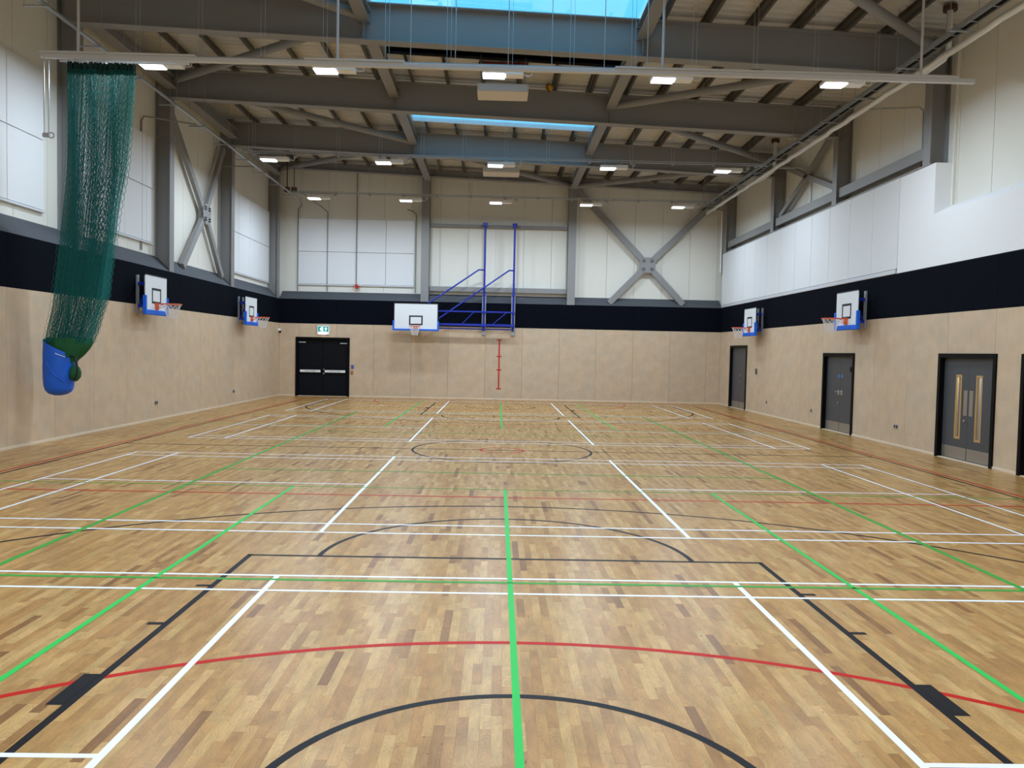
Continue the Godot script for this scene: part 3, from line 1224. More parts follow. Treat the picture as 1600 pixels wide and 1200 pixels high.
# ---------------------------------------------------------------- lights
func build_lights() -> void:
	var xs := [-6.95, -3.6, -0.31, 3.02, 6.42]
	var rows := [[14.05, 7.37, "nearest row"], [21.8, 7.43, "middle row"], [27.5, 7.41, "farthest row"], [6.2, 7.4, ""], [0.6, 7.4, ""]]
	var pos := ["leftmost in the", "second from the left in the", "middle one of the", "second from the right in the", "rightmost in the"]
	var proto: Node3D = null
	for r in rows:
		for i in 5:
			var label: String = "slim white sports hall light, %s %s of ceiling lights" % [pos[i], r[2]] if r[2] != "" else "slim white sports hall light above the camera, outside the picture"
			var at := P(xs[i], r[1], r[0])
			if proto == null:
				proto = thing("ceiling_light", label, "light fitting", at, "ceiling lights in rows")
				var body := MB.new()
				body.box(at + Vector3(-0.23, 0.012, -0.16), at + Vector3(0.23, 0.085, 0.16), 0.012)
				part("housing", body, M.white, proto)
				var gear := MB.new()
				gear.box(at + Vector3(0.23, 0.0, -0.12), at + Vector3(0.58, 0.1, 0.12), 0.008)
				part("gear_box", gear, M.white, proto)
				var lens := MB.new()
				lens.box(at + Vector3(-0.215, -0.012, -0.145), at + Vector3(0.215, 0.012, 0.145), 0.006)
				part("lamp_lens", lens, M.lens, proto)
				for x in [-0.1, 0.4]:
					var bk := MB.new()
					bk.bar(at + Vector3(x, 0.08, 0), at + Vector3(x, 0.19, 0), Vector3.RIGHT, 0.03, 0.012)
					part("bracket", bk, M.galv, proto)
				var cb := MB.new()
				cb.tube([at + Vector3(0.58, 0.05, 0), at + Vector3(0.66, 0.01, 0), at + Vector3(0.74, 0.03, 0), at + Vector3(0.76, 0.12, 0)], 0.008, 6)
				part("flex", cb, M.white, proto)
				var bx := MB.new()
				bx.box(at + Vector3(0.72, 0.1, -0.04), at + Vector3(0.81, 0.17, 0.04), 0.006)
				part("junction_box", bx, M.galv, proto)
			else:
				dup(proto, label, at)
			var a := AreaLight3D.new()
			a.name = "light_%d_%d" % [rows.find(r), i]
			a.area_size = Vector2(0.43, 0.29)
			a.light_energy = LAMP_E
			a.light_color = Color(0.855, 0.93, 1.0)
			a.shadow_enabled = true
			a.set("area_range", 40.0)
			a.set("area_attenuation", 2.0)
			add_child(a)
			a.position = at + Vector3(0, -0.02, 0)
			a.rotation.x = -PI / 2


func rods(mb: MB, pts: Array, r := 0.005) -> void:
	for p in pts:
		mb.tube([p, Vector3(p.x, deck_low(p.x) - 0.005, p.z)], r, 5)


# ---------------------------------------------------------------- tracks, conduits, trays and pipes
func build_services() -> void:
	# the conduit each row of lights hangs from
	var rw := [[14.05, 7.535, "just behind the netting track", -7.6, 7.6], [21.8, 7.64, "above the middle row of lights", -7.75, 7.75], [27.5, 7.62, "above the farthest row of lights", -7.75, 7.75]]
	for q in rw:
		var root := thing("lighting_conduit", "thin straight metal conduit across the hall, " + q[2], "conduit", P(q[3], q[1], q[0]), "conduits carrying the ceiling lights")
		var mb := MB.new()
		mb.tube([P(q[3], q[1], q[0]), P(q[4], q[1], q[0])], 0.02, 8)
		mb.bar(P(q[3], q[1] + 0.05, q[0]), P(q[4], q[1] + 0.05, q[0]), Vector3.UP, 0.041, 0.02)
		part("conduit", mb, M.galv, root)
		for i in 13:
			var x: float = q[3] + 0.35 + (q[4] - q[3] - 0.7) * i / 12.0
			var hw := MB.new()
			rods(hw, [P(x - 0.03, q[1], q[0])], 0.0045)
			part("hanger_wire", hw, M.wire, root)
			hw = MB.new()
			rods(hw, [P(x + 0.05, q[1], q[0])], 0.0045)
			part("hanger_wire", hw, M.wire, root)
			var cl := MB.new()
			cl.box(P(x - 0.03, q[1] - 0.06, q[0] - 0.03), P(x + 0.05, q[1] + 0.03, q[0] + 0.03), 0.005)
			part("clip", cl, M.galv, root)
	# netting track
	var ty := 7.22
	var tr := thing("curtain_track", "long pale grey metal track across the hall carrying the green net", "curtain track", P(-8.55, ty, 13.2))
	var t1 := MB.new()
	t1.box(P(-8.62, ty - 0.045, 13.16), P(8.72, ty + 0.045, 13.24), 0.008)
	part("rail", t1, M.track, tr)
	for q in [[-8.62, -5.8], [-3.8, -1.95], [1.95, 8.4]]:
		var lp := MB.new()
		lp.box(P(q[0], ty + 0.046, 13.14), P(q[1], ty + 0.085, 13.26), 0.006)
		part("splice_plate", lp, M.track, tr)
	var bk := MB.new()
	bk.box(P(-8.4, ty - 0.02, 13.4), P(-6.0, ty + 0.03, 13.44), 0.005)
	part("back_rail", bk, M.track, tr)
	for x in [-7.94, -3.2, 2.84, 7.7]:
		var rd := MB.new()
		rd.tube([P(x, ty + 0.05, 13.2), P(x, deck_low(x) - 0.005, 13.2)], 0.025, 8)
		part("drop_rod", rd, M.track, tr)
	for x in [-1.85, -1.02, -0.04, 0.77, 1.75, 2.55]:
		var rd := MB.new()
		rd.tube([P(x, ty + 0.05, 13.2), P(x, deck_low(x) + (0.12 if absf(x) < 3.0 else -0.005), 13.2)], 0.009, 6)
		part("hanger_wire", rd, M.wire, tr)
	var cord := thing("track_cord", "pair of hanging pull cords with a pulley at the track's left end", "pull cord", P(-8.55, 7.17, 13.2))
	var c1 := MB.new()
	c1.tube([P(-8.57, 7.18, 13.2), P(-8.56, 5.82, 13.2)], 0.013, 8)
	part("cord", c1, M.metal, cord)
	c1 = MB.new()
	c1.tube([P(-8.48, 7.18, 13.2), P(-8.48, 5.82, 13.2)], 0.013, 8)
	part("cord", c1, M.metal, cord)
	var c2 := MB.new()
	c2.box(P(-8.59, 5.74, 13.17), P(-8.46, 5.82, 13.23), 0.01)
	c2.ring(P(-8.44, 5.78, 13.2), Vector3.BACK, 0.05, 0.012, 16, 6)
	part("pulley", c2, M.metal, cord)
	# right: cable tray with hangers and foil wrapped pipe
	var tray := thing("cable_tray", "long metal cable tray with cables running up the right side of the hall", "cable tray", P(7.98, 7.85, 10.0))
	for x in [7.84, 8.04]:
		var tb := MB.new()
		tb.box(P(x, 7.81, 9.5), P(x + 0.012, 7.88, 30.3))
		part("side_rail", tb, M.galv, tray)
	for i in 34:
		var tb := MB.new()
		tb.box(P(7.852, 7.812, 9.6 + 0.6 * i), P(8.04, 7.822, 9.62 + 0.6 * i))
		part("rung", tb, M.galv, tray)
	var cbm := [M.frame, M.galv, M.frame, M.frame]
	for i in 4:
		var cb := MB.new()
		cb.tube([P(7.875 + 0.045 * i, 7.838, 9.5), P(7.875 + 0.045 * i, 7.838, 30.2)], 0.014, 6)
		part("cable", cb, cbm[i], tray)
	for i in 11:
		var d := 10.5 + 1.85 * i
		var hg := MB.new()
		hg.box(P(7.72, 7.78, d - 0.02), P(8.3, 7.81, d + 0.02))
		part("bracket_arm", hg, M.galv, tray)
		hg = MB.new()
		rods(hg, [P(7.74, 7.8, d)], 0.006)
		part("hanger", hg, M.galv, tray)
		hg = MB.new()
		rods(hg, [P(8.24, 7.8, d)], 0.006)
		part("hanger", hg, M.galv, tray)
	var pts := []
	for i in 60:
		var d := 9.5 + 20.5 * i / 59.0
		pts.append(P(8.17 + 0.012 * sin(i * 1.7), 7.70 + 0.01 * sin(i * 2.3 + 1.0), d))
	var pb := MB.new()
	pb.tube(pts, 0.065, 10)
	single("insulated_pipe", "silver foil wrapped pipe beside the cable tray on the right", "pipe", P(8.17, 7.70, 9.5), pb, M.foil)
	for q in [[13.9, "nearer foil wrapped rainwater pipe bending up to the roof beside the cable tray"], [23.6, "farther foil wrapped rainwater pipe bending up to the roof beside the cable tray"]]:
		var root := thing("rainwater_pipe", q[1], "pipe", P(8.6, 7.9, q[0]), "roof outlet pipes")
		var b := MB.new()
		b.tube([P(8.29, 7.76, q[0] + 0.9), P(8.45, 7.82, q[0] + 0.5), P(8.57, 7.92, q[0] + 0.1), P(8.6, 8.05, q[0]), P(8.6, deck_low(8.6) - 0.02, q[0])], 0.06, 12)
		part("bend", b, M.foil, root)
		var fl := MB.new()
		fl.tube([P(8.6, deck_low(8.6) - 0.14, q[0]), P(8.6, deck_low(8.6) - 0.04, q[0])], 0.13, 16)
		part("outlet_collar", fl, M.ball_dark, root, "dark brown collar at the roof")
	var dp := MB.new()
	dp.tube([P(8.2, 7.80, 30.1), P(8.25, 7.93, 30.6), P(8.9, 7.93, 30.72), P(8.98, 7.88, 30.72), P(8.98, 5.4, 30.72)], 0.045, 10)
	single("down_pipe", "silver pipe dropping down the far right corner", "pipe", P(8.9, 5.4, 30.72), dp, M.foil)
	# left: slim tray
	var lt := thing("cable_tray", "single narrow metal tray running up the left side of the hall behind the net", "cable tray", P(-8.0, 7.75, 10.0))
	var lb := MB.new()
	lb.box(P(-8.03, 7.73, 9.5), P(-7.97, 7.738, 29.2))
	lb.box(P(-8.036, 7.73, 9.5), P(-8.03, 7.765, 29.2))
	lb.box(P(-7.97, 7.73, 9.5), P(-7.964, 7.765, 29.2))
	part("tray", lb, M.galv, lt)
	for i in 11:
		var d := 10.4 + 1.8 * i
		var hg := MB.new()
		hg.box(P(-8.35, 7.69, d - 0.015), P(-7.9, 7.72, d + 0.015))
		part("bracket_arm", hg, M.galv, lt)
		hg = MB.new()
		rods(hg, [P(-8.33, 7.7, d)], 0.006)
		part("hanger", hg, M.galv, lt)
		hg = MB.new()
		rods(hg, [P(-7.92, 7.7, d)], 0.006)
		part("hanger", hg, M.galv, lt)
	# conduits on the walls
	wire_pipe("thin conduit on the left wall between the net and the second column", [P(-8.1, 7.72, 19.3), P(-9.33, 7.82, 19.0), P(-9.37, 7.7, 18.95), P(-9.37, 4.4, 18.95)], 0.022)
	wire_pipe("thin conduit on the left wall beside the third column", [P(-8.2, 7.82, 24.4), P(-9.33, 7.84, 24.5), P(-9.37, 7.7, 24.55), P(-9.37, 4.4, 24.55)], 0.022)
	wire_pipe("thin conduit on the far wall nearest the left corner", [P(-7.9, 7.75, 29.2), P(-8.2, 7.75, 30.75), P(-8.37, 7.6, 30.82), P(-8.37, 4.3, 30.85)], 0.022)
	wire_pipe("thin conduit on the far wall, second from the left corner", [P(-7.4, 7.62, 27.5), P(-7.4, 7.7, 30.7), P(-7.17, 7.5, 30.82), P(-7.17, 4.3, 30.85)], 0.022)
	wire_pipe("straight conduit on the far wall ending at the red sounder", [P(-5.98, 9.2, 30.82), P(-5.98, 4.6, 30.82)], 0.022)
	wire_pipe("thin conduit on the far wall beside the left column", [P(-3.9, 7.65, 30.6), P(-3.7, 7.62, 30.8), P(-3.57, 7.5, 30.84), P(-3.57, 4.3, 30.85)], 0.022)
	wire_pipe("thin bent conduit on the right wall in the nearest open bay", [P(8.26, 7.72, 16.6), P(9.28, 7.68, 16.2), P(9.36, 7.6, 16.17), P(9.36, 6.2, 16.15)], 0.02)
	wire_pipe("thin bent conduit on the right wall beside the cross brace", [P(8.3, 7.8, 22.7), P(9.28, 7.78, 22.5), P(9.36, 7.7, 22.48), P(9.36, 6.64, 22.48)], 0.02)


func wire_pipe(label: String, pts: Array, r: float) -> void:
	var mb := MB.new()
	mb.tube(pts, r, 8)
	single("conduit", label, "conduit", pts[-1], mb, M.steel if r > 0.021 else M.galv, "conduits on the walls")


# ---------------------------------------------------------------- basketball goals
func net_strands(m: Vector3, r0: float, r1: float, h: float, k: int) -> MB:
	var mb := MB.new()
	var rows := 5
	for s in [1.0, -1.0]:
		for i in k:
			var pts := []
			for j in rows + 1:
				var f := float(j) / rows
				var a: float = TAU * (i + s * j * 0.5) / k
				var rr := lerpf(r0, r1, pow(f, 0.7))
				pts.append(m + Vector3(cos(a) * rr, -h * f, sin(a) * rr))
			mb.tube(pts, 0.005, 4, false, false)
	return mb


func build_hoops() -> void:
	# side goal: wall at x = -9, board facing +x
	var c := 18.08
	var root := thing("side_basketball_hoop", "left wall basketball hoop nearer the green divider net", "basketball hoop", P(-9, 0, c), "side basketball hoops")
	for s in [-0.22, 0.22]:
		var ch := MB.new()
		ch.box(P(-8.994, 2.72, c + s - 0.05), P(-8.95, 3.66, c + s + 0.05), 0.004)
		part("wall_channel", ch, M.galv, root)
	for y in [2.9, 3.45]:
		var ar := MB.new()
		for s in [-0.22, 0.22]:
			ar.bar(P(-8.95, y, c + s), P(-8.65, y, c + s), Vector3.UP, 0.05, 0.07, 0.004)
		ar.bar(P(-8.66, y, c - 0.4), P(-8.66, y, c + 0.4), Vector3.UP, 0.04, 0.06, 0.004)
		part("support_arm", ar, M.navy, root)
	for s in [-0.22, 0.22]:
		var dg := MB.new()
		dg.bar(P(-8.94, 2.9, c + s), P(-8.67, 3.45, c + s), Vector3.BACK, 0.03, 0.03)
		part("support_brace", dg, M.navy, root)
	board(root, c, -8.63, 1.2, 2.75, 3.64, 2.97)
	dup(root, "left wall basketball hoop farther off, near the far left corner", P(-9, 0, 25.6))
	dup(root, "right wall basketball hoop nearer the camera, above the plain double door", P(9, 0, 18.0), PI)
	dup(root, "right wall basketball hoop farther off, near the far right corner", P(9, 0, 25.6), PI)

	# main goal: swing frame folded against the far wall
	var g := thing("swing_basketball_hoop", "full size basketball hoop on a blue swing frame folded against the far wall", "basketball hoop", P(-0.1, 0, 30.2))
	for x in [-0.72, 0.47]:
		var ch := MB.new()
		ch.box(P(x - 0.08, 2.62, 30.49), P(x + 0.08, 4.3, 30.42), 0.005)
		part("wall_channel", ch, M.galv, g)
		var po := MB.new()
		po.tube([P(x, 2.8, 30.34), P(x, 7.1, 30.34)], 0.04, 12)
		part("post", po, M.navy, g)
		var cap := MB.new()
		cap.box(P(x - 0.1, 7.02, 30.25), P(x + 0.1, 7.14, 30.68), 0.006)
		part("top_bracket", cap, M.navy, g)
		for y in [2.98, 3.54, 4.28]:
			var br := MB.new()
			br.box(P(x - 0.06, y - 0.05, 30.43), P(x + 0.06, y + 0.05, 30.28), 0.005)
			part("hinge", br, M.navy, g)
	for q in [[3.55, 0.06], [3.02, 0.09]]:
		var hr := MB.new()
		hr.bar(P(-3.9, q[0], 30.1), P(0.53, q[0], 30.1), Vector3.UP, 0.05, q[1], 0.006)
		part("boom", hr, M.navy, g)
	var lo := MB.new()
	lo.bar(P(-3.9, 2.86, 30.25), P(0.5, 2.86, 30.25), Vector3.UP, 0.05, 0.05, 0.005)
	part("boom", lo, M.navy, g)
	for q in [[P(-3.3, 3.6, 30.1), P(-0.95, 5.24, 30.2), P(-0.72, 5.25, 30.3)], [P(-2.9, 2.98, 30.12), P(0.27, 5.24, 30.2), P(0.47, 5.25, 30.3)]]:
		var st := MB.new()
		st.tube(q, 0.032, 10)
		part("stay", st, M.navy, g)
	for q in [[-1.6, -1.12], [-0.38, 0.2]]:
		var st := MB.new()
		st.bar(P(q[0], 3.04, 30.08), P(q[1], 3.54, 30.08), Vector3.BACK, 0.03, 0.03)
		part("boom_brace", st, M.navy, g)
	for x in [-4.0, -2.8]:
		var sp := MB.new()
		sp.bar(P(x, 2.85, 30.0), P(x, 3.7, 30.0), Vector3.BACK, 0.05, 0.05, 0.005)
		sp.bar(P(x, 3.55, 29.78), P(x, 3.55, 30.1), Vector3.UP, 0.05, 0.06)
		sp.bar(P(x, 3.02, 29.78), P(x, 3.02, 30.1), Vector3.UP, 0.05, 0.06)
		part("board_mount", sp, M.navy, g)
	var bx := -3.4
	var bd := MB.new()
	bd.box(P(bx - 0.86, 2.79, 29.72), P(bx + 0.86, 3.81, 29.75), 0.004)
	var b := part("backboard", bd, M.board, g)
	var ed := MB.new()
	ed.box(P(bx - 0.885, 3.79, 29.715), P(bx + 0.885, 3.83, 29.755))
	for s in [-1.0, 1.0]:
		ed.box(P(bx + s * 0.85, 2.79, 29.715), P(bx + s * 0.885, 3.81, 29.755))
	part("board_edge", ed, M.black, b)
	var sq := MB.new()
	for z in [[-0.27, -0.215, 2.95, 3.33], [0.215, 0.27, 2.95, 3.33], [-0.215, 0.215, 3.275, 3.33], [-0.215, 0.215, 2.95, 3.005]]:
		sq.box(P(bx + z[0], z[2], 29.72), P(bx + z[1], z[3], 29.717))
	part("target_square", sq, M.black, b)
	var pd := MB.new()
	pd.box(P(bx - 0.92, 2.73, 29.69), P(bx + 0.92, 2.80, 29.78), 0.012)
	for s in [-1.0, 1.0]:
		pd.box(P(bx + s * 0.855, 2.80, 29.69), P(bx + s * 0.92, 3.12, 29.78), 0.012)
	part("edge_pad", pd, M.blue, b)
	rim(g, P(bx, 2.9, 29.72), Vector3(0, 0, 1))


func board(root: Node3D, c: float, x: float, w: float, y0: float, y1: float, yr: float) -> void:
	var bd := MB.new()
	bd.box(P(x, y0, c - w / 2), P(x + 0.025, y1, c + w / 2), 0.004)
	var b := part("backboard", bd, M.board, root)
	var f := x + 0.025
	var sq := MB.new()
	for z in [[-0.26, -0.205, yr + 0.0, yr + 0.38], [0.205, 0.26, yr + 0.0, yr + 0.38], [-0.205, 0.205, yr + 0.325, yr + 0.38], [-0.205, 0.205, yr + 0.0, yr + 0.055]]:
		sq.box(P(f, z[2], c + z[0]), P(f + 0.003, z[3], c + z[1]))
	part("target_square", sq, M.black, b)
	var ed := MB.new()
	ed.box(P(x - 0.002, y1 - 0.002, c - w / 2 - 0.004), P(x + 0.028, y1 + 0.025, c + w / 2 + 0.004))
	part("board_edge", ed, M.black, b)
	var pd := MB.new()
	pd.box(P(x - 0.03, y0 - 0.06, c - w / 2 - 0.05), P(x + 0.06, y0 + 0.06, c + w / 2 + 0.05), 0.012)
	for s in [-1.0, 1.0]:
		pd.box(P(x - 0.03, y0 + 0.06, c + s * (w / 2 - 0.01)), P(x + 0.06, y0 + 0.4, c + s * (w / 2 + 0.05)), 0.012)
	part("edge_pad", pd, M.blue, b)
	rim(root, P(f, yr, c), Vector3.RIGHT)


func rim(root: Node3D, at: Vector3, out: Vector3) -> void:
	var m := at + out * (0.15 + 0.23)
	var mb := MB.new()
	mb.ring(m, Vector3.UP, 0.23, 0.011, 32, 8)
	var ri := part("rim", mb, M.orange, root)
	var pl := MB.new()
	var side := out.cross(Vector3.UP)
	pl.obox(at + out * 0.012 + Vector3.DOWN * 0.06, side * 0.09, Vector3.UP * 0.085, out * 0.012, 0.002)
	for s in [-1.0, 1.0]:
		pl.tube([at + out * 0.02 + side * s * 0.06, m - out * 0.16 + side * s * 0.16], 0.01, 6)
		pl.tube([at + out * 0.02 + side * s * 0.06 + Vector3.DOWN * 0.11, m - out * 0.12 + side * s * 0.19 + Vector3.DOWN * 0.005], 0.008, 6)
	part("rim_plate", pl, M.orange, ri)
	part("hoop_net", net_strands(m, 0.225, 0.11, 0.36, 12), M.netw, root)


# ---------------------------------------------------------------- the divider net and its bag
func pick(tab: Array, y: float) -> float:
	for i in tab.size() - 1:
		if y <= tab[i][0] and y >= tab[i + 1][0]:
			return lerpf(tab[i + 1][1], tab[i][1], smoothstep(0, 1, (y - tab[i + 1][0]) / (tab[i][0] - tab[i + 1][0])) * 0.35 + 0.65 * (y - tab[i + 1][0]) / (tab[i][0] - tab[i + 1][0]))
	return tab[-1][1] if y < tab[-1][0] else tab[0][1]


func build_net() -> void:
	var lx := [[7.2, -8.16], [5.2, -8.2], [3.7, -8.32], [2.7, -8.44], [1.9, -8.62]]
	var rx := [[7.2, -6.93], [5.4, -7.08], [4.2, -7.28], [2.9, -7.48], [2.3, -7.68], [1.9, -7.84]]
	var root := thing("divider_net", "tall gathered green sports divider net hanging from the track at the left", "net", P(-7.6, 2.0, 13.3))
	var n := 430
	var folds := 19.0
	var at := func(i: float, y: float) -> Vector3:
		var f := i / n
		var ph := f * folds
		var tri_ := absf(fposmod(ph, 1.0) * 2.0 - 1.0)
		var a := pick(lx, y)
		var b := pick(rx, y)
		var amp := lerpf(0.19, 0.05, clampf((y - 2.0) / 5.1, 0, 1))
		var wob := 0.02 * sin(f * 19.0 + y * 1.3)
		return P(lerpf(a, b, clampf(f + 0.5 * wob + 0.03 * sin(i * 12.9898) * sin(i * 4.1), -0.02, 1.02)), y, 13.24 + (7.2 - y) * 0.025 + (tri_ - 0.5) * 2.0 * amp + wob)
	var mb := MB.new()
	var step := 0.07
	for i in n:
		var pts := []
		var j := 0
		var y := 7.0
		while y > 1.93:
			var q: Vector3 = at.call(float(i), y)
			pts.append(q + Vector3(0.011 if (i + j) % 2 == 0 else -0.011, 0, 0))
			y -= step
			j += 1
		mb.tube(pts, 0.0033, 3, false, false)
	var o := part("netting", mb, M.teal, root)
	o.set_meta("kind", "stuff")
	var hd := MB.new()
	for i in 120:
		var a: Vector3 = at.call(i * n / 120.0, 7.13)
		var b: Vector3 = at.call((i + 1) * n / 120.0, 7.13)
		var up := Vector3.UP * 0.13
		var s := (b - a).cross(Vector3.UP).normalized() * 0.004
		hd.extr([a - s, a + s, a + s - Vector3.UP * 0.2, a - s - Vector3.UP * 0.2], b - a)
	part("heading_band", hd, M.teal_dark, root, "dark band along the net's top")
	for i in 24:
		var a: Vector3 = at.call(i * n / 24.0 + 4.0, 7.13)
		var hk := MB.new()
		hk.tube([Vector3(a.x, 7.11, a.z), Vector3(a.x, 7.15, lerpf(a.z, -13.2, 0.7)), Vector3(a.x, 7.18, -13.2)], 0.007, 6)
		part("hook", hk, M.white, root)
	# solid green foot of the net, gathered into the bag
	var rings := []
	for q in [[2.06, -8.60, -7.80, 0.17], [1.95, -8.60, -7.80, 0.19], [1.85, -8.60, -7.86, 0.19], [1.74, -8.59, -7.95, 0.18], [1.64, -8.58, -8.06, 0.17], [1.5, -8.56, -8.12, 0.16], [1.3, -8.5, -8.16, 0.14]]:
		var ring := []
		for k in 28:
			var a := TAU * k / 28
			var rr := 1.0 + 0.09 * sin(a * 9.0)
			ring.append(P((q[1] + q[2]) / 2 + cos(a) * (q[2] - q[1]) / 2 * rr, q[0], 13.36 + sin(a) * q[3] * rr))
		rings.append(ring)
	var ft := MB.new()
	ft.loft(rings)
	part("canvas_foot", ft, M.canvas, root, "solid dark green canvas hem")
	var bag := thing("storage_bag", "blue fabric bag tied round the bottom of the green net", "bag", P(-8.4, 0.97, 13.36))
	var br := []
	for q in [[0.0, -8.66, -8.09, 0.25], [0.25, -8.66, -8.10, 0.265], [0.5, -8.66, -8.12, 0.26], [0.7, -8.665, -8.14, 0.26], [0.82, -8.66, -8.15, 0.25], [0.91, -8.63, -8.18, 0.22], [0.97, -8.57, -8.25, 0.16], [1.0, -8.48, -8.34, 0.07]]:
		var ring := []
		for k in 32:
			var a := TAU * k / 32
			var x: float = (q[1] + q[2]) / 2 + cos(a) * (q[2] - q[1]) / 2
			var crease := 1.0 + 0.035 * sin(a * 5.0 + q[0] * 6.0) * sin(q[0] * PI)
			var top := lerpf(2.03, 1.74, clampf((x + 8.66) / 0.57, 0, 1))
			ring.append(P((q[1] + q[2]) / 2 + cos(a) * (q[2] - q[1]) / 2 * crease, lerpf(top, 0.97, q[0]), 13.36 + sin(a) * q[3] * crease))
		br.append(ring)
	var bm := MB.new()
	bm.loft(br, false, true)
	part("bag_body", bm, M.bag, bag)
	var fold := MB.new()
	fold.tube([P(-8.55, 1.72, 13.185), P(-8.47, 1.55, 13.115), P(-8.36, 1.38, 13.10), P(-8.2, 1.24, 13.155)], 0.016, 8)
	part("bag_seam", fold, M.bag, bag)
	var pr := MB.new()
	pr.bar(P(-8.33, 1.765, 13.105), P(-8.16, 1.70, 13.135), Vector3.UP, 0.004, 0.012)
	part("bag_print", pr, M.white, bag, "small white print near the bag's top")
	var bl := MB.new()
	var er := []
	for q in [[1.56, 0.02], [1.5, 0.08], [1.42, 0.105], [1.33, 0.1], [1.26, 0.05], [1.24, 0.01]]:
		var ring := []
		for k in 16:
			var a := TAU * k / 16
			ring.append(P(-8.06 + cos(a) * q[1], q[0], 13.3 + sin(a) * q[1]))
		er.append(ring)
	bl.loft(er)
	part("canvas_corner", bl, M.canvas, bag, "green net poking out of the bag's side")
	var sp := MB.new()
	sp.tube([P(-8.1, 1.72, 13.2), P(-8.0, 1.70, 13.18), P(-7.96, 1.58, 13.17), P(-7.95, 1.42, 13.17), P(-7.98, 1.32, 13.18), P(-8.06, 1.27, 13.2)], 0.018, 8)
	part("strap", sp, M.black, bag)


# ---------------------------------------------------------------- the rest
func build_small_things() -> void:
	# white ceiling panels
	for q in [[P(-0.13, 8.36, 18.35), "nearer white box panel hung under the roof in the middle", "nearer"], [P(-0.13, 8.12, 26.0), "farther white box panel hung under the roof in the middle", "farther"]]:
		var at: Vector3 = q[0]
		var root := thing("ceiling_box", q[1], "ceiling box", at, "white boxes hung under the roof")
		var b := MB.new()
		b.box(at + Vector3(-0.63, 0, -0.36), at + Vector3(0.63, 0.2, 0.36), 0.01)
		part("casing", b, M.panel, root)
		var ins := MB.new()
		ins.box(at + Vector3(-0.58, 0.03, 0.355), at + Vector3(0.58, 0.17, 0.363), 0.002)
		part("grille", ins, M.track, root)
		for x in [-0.55, 0.55]:
			for z in [-0.3, 0.3]:
				var rd := MB.new()
				var p := at + Vector3(x, 0.19, z)
				rd.tube([p, Vector3(p.x, deck_low(p.x) - (0.02 if q[2] == "farther" else 0.0), p.z)], 0.006, 5)
				part("hanger", rd, M.wire, root)
	# balls stuck in the steelwork
	var b1 := thing("stuck_ball", "yellow and dark ball stuck under the roof right of the nearer white panel", "ball", P(1.1, 8.92, 19.6))
	var bm := MB.new()
	bm.ball(P(1.1, 9.02, 19.6), 0.105)
	part("ball", bm, M.ball_yellow, b1)
	var bp := MB.new()
	bp.ring(P(1.1, 9.02, 19.6), Vector3(0.8, 0.1, 0.5).normalized(), 0.094, 0.026, 24, 6)
	part("ball_panel", bp, M.ball_dark, b1)
	for q in [[-8.42, "left one of two small brown round fittings at the far left corner"], [-8.15, "right one of two small brown round fittings at the far left corner"]]:
		var mb := MB.new()
		mb.tube([P(q[0], 7.98, 29.3), P(q[0], 8.06, 29.3), P(q[0], 8.16, 29.3)], 0.11, 14)
		mb.tube([P(q[0], 8.16, 29.3), P(q[0], deck_low(q[0]) - 0.01, 29.3)], 0.02, 6)
		single("roof_outlet", q[1], "fitting", P(q[0], 7.98, 29.3), mb, M.ball_dark, "brown round fittings")
	# exit sign over the far door
	var ex := thing("exit_sign", "lit green and white emergency exit sign above the black double door", "exit sign", P(-7.22, 2.5, 30.5))
	var eb := MB.new()
	eb.wb("F", -7.46, -6.97, 2.50, 2.87, 0.0, 0.08, 0.012)
	part("case", eb, M.white, ex)
	var ep := MB.new()
	ep.wb("F", -7.42, -7.01, 2.63, 2.83, 0.08, 0.085)
	var face := part("face", ep, glow([20, 130, 125], 0.5), ex, "teal lit face with pictograms")
	var wh := MB.new()
	var o0 := 0.085
	var o1 := 0.087
	wh.wb("F", -7.225, -7.215, 2.63, 2.83, o0, o1)                 # divider
	wh.wb("F", -7.275, -7.235, 2.65, 2.81, o0, o1 - 0.001)         # doorway
	# arrow pointing up
	wh.wb("F", -7.125, -7.095, 2.66, 2.75, o0, o1)
	wh.extr([P(-7.17, 2.735, 30.5 - o0), P(-7.05, 2.735, 30.5 - o0), P(-7.11, 2.81, 30.5 - o0)], Vector3(0, 0, 0.002))
	part("pictogram", wh, glow([235, 255, 250], 0.7), face)
	var mn := MB.new()
	mn.tube([P(-7.30, 2.785, 30.413), P(-7.30, 2.785, 30.411)], 0.014, 12)
	mn.bar(P(-7.31, 2.77, 30.412), P(-7.325, 2.715, 30.412), Vector3.BACK, 0.026, 0.002)
	mn.bar(P(-7.31, 2.76, 30.412), P(-7.275, 2.735, 30.412), Vector3.BACK, 0.011, 0.002)
	mn.bar(P(-7.315, 2.76, 30.412), P(-7.355, 2.745, 30.412), Vector3.BACK, 0.011, 0.002)
	mn.bar(P(-7.325, 2.715, 30.412), P(-7.29, 2.69, 30.412), Vector3.BACK, 0.013, 0.002)
	mn.bar(P(-7.29, 2.69, 30.412), P(-7.30, 2.655, 30.412), Vector3.BACK, 0.012, 0.002)
	mn.bar(P(-7.325, 2.715, 30.412), P(-7.345, 2.675, 30.412), Vector3.BACK, 0.013, 0.002)
	part("running_figure", mn, glow([235, 255, 250], 0.6), face)
	var el := MB.new()
	el.wb("F", -7.27, -7.17, 2.51, 2.6, 0.08, 0.11, 0.01)
	part("lamp", el, glow([250, 252, 255], 1.6), ex)
	var eo := OmniLight3D.new()
	eo.name = "exit_glow"
	eo.light_energy = 0.02
	eo.light_size = 0.04
	eo.omni_range = 40.0
	eo.omni_attenuation = 2.0
	eo.shadow_enabled = true
	add_child(eo)
	eo.position = P(-7.22, 2.55, 30.3)
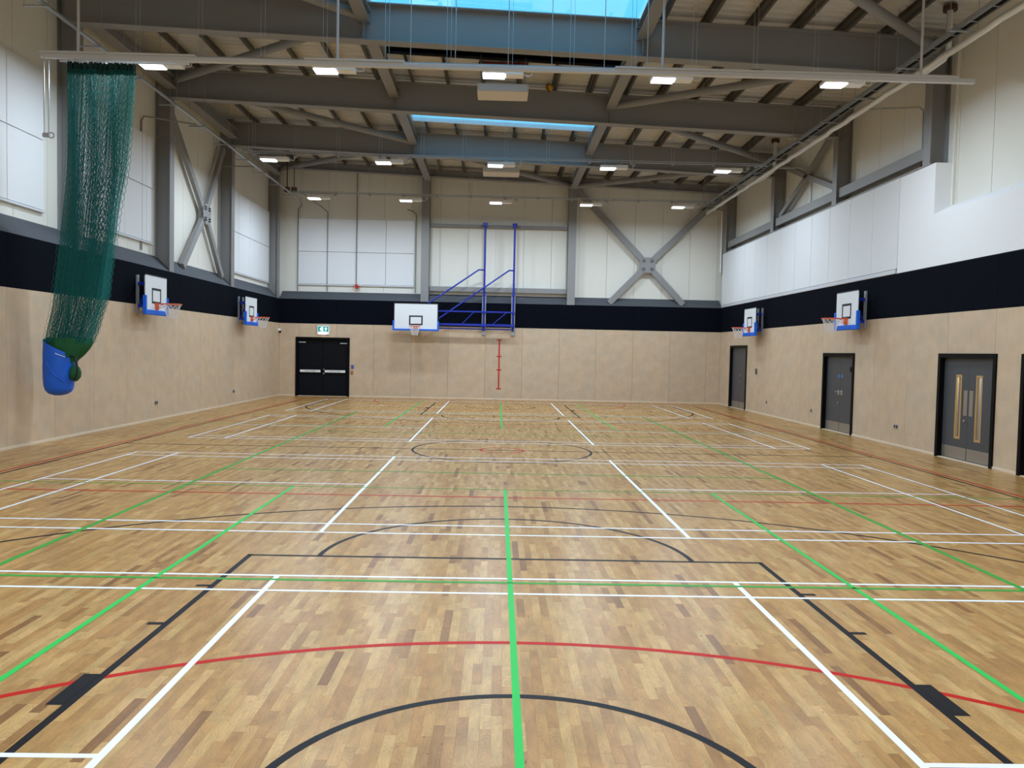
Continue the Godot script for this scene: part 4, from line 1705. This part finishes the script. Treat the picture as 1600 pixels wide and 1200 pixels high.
	# notices beside the far door
	var nt := MB.new()
	nt.wb("F", -6.09, -5.97, 1.14, 1.30, 0.0, 0.012, 0.002)
	single("wall_notice", "small blue square notice right of the black double door", "notice", P(-6.03, 1.14, 30.5), nt, mat([86, 92, 150], 0.5))
	var cp := MB.new()
	cp.wb("F", -6.09, -5.99, 0.94, 1.06, 0.0, 0.05, 0.008)
	single("call_point", "small brown call point box under the blue notice", "call point", P(-6.04, 0.94, 30.5), cp, mat([170, 110, 62], 0.5))
	# red sounder with a wire guard
	var so := thing("alarm_sounder", "red alarm sounder low on the far wall's white panels", "alarm", P(-5.95, 4.4, 30.82))
	var s1 := MB.new()
	s1.tube([P(-5.95, 4.5, 30.88), P(-5.95, 4.5, 30.82), P(-5.95, 4.5, 30.76)], 0.075, 16)
	part("sounder", s1, M.red, so)
	var s2 := MB.new()
	s2.ring(P(-5.95, 4.45, 30.7), Vector3.BACK, 0.14, 0.006, 20, 5)
	for k in 4:
		var a := TAU * k / 4 + 0.4
		s2.tube([P(-5.95 + 0.14 * cos(a), 4.45 + 0.14 * sin(a), 30.7), P(-5.95 + 0.16 * cos(a), 4.45 + 0.16 * sin(a), 30.86)], 0.005, 5)
	part("wire_guard", s2, M.red, so)
	# camera in the far left corner
	var ca := thing("security_camera", "small white camera in the far left corner above the plywood", "camera", P(-8.97, 2.55, 30.3))
	var c1 := MB.new()
	c1.wb("L", 30.24, 30.36, 2.62, 2.72, 0.0, 0.09, 0.01)
	part("mount", c1, M.white, ca)
	var c2 := MB.new()
	c2.tube([P(-8.92, 2.62, 30.3), P(-8.92, 2.54, 30.3)], 0.045, 12)
	part("dome", c2, M.frame, ca)
	# sockets and switch
	var so_l := [["L", 18.98, "metal double socket low on the left wall, nearer the net"], ["L", 25.0, "metal double socket low on the left wall, nearer the far corner"], ["R", 16.1, "metal double socket on the right wall between the two grey door pairs"], ["R", 20.95, "socket on the right wall just beyond the plain double door"], ["R", 24.75, "socket on the right wall near the farthest door"]]
	for q in so_l:
		var w := 0.09 if q[1] == 18.98 or q[1] == 25.0 or q[1] == 16.1 else 0.05
		var x := -9.0 if q[0] == "L" else 9.0
		var root := thing("wall_socket", q[2], "socket", P(x, 0.42, q[1]), "sockets low on the walls")
		var pb := MB.new()
		pb.wb(q[0], q[1] - w, q[1] + w, 0.40, 0.50, 0.0, 0.012, 0.003)
		part("plate", pb, M.galv, root)
		for s in ([-0.05, 0.05] if w > 0.06 else [0.0]):
			var ob := MB.new()
			ob.wb(q[0], q[1] + s - 0.028, q[1] + s + 0.028, 0.42, 0.48, 0.012, 0.016, 0.002)
			part("outlet", ob, M.black, root)
	var sw := MB.new()
	sw.wb("R", 25.82, 25.98, 1.36, 1.56, 0.0, 0.02, 0.004)
	single("wall_switch", "grey switch plate on the right wall beside the farthest door", "switch", P(9, 1.36, 25.9), sw, M.leaf)
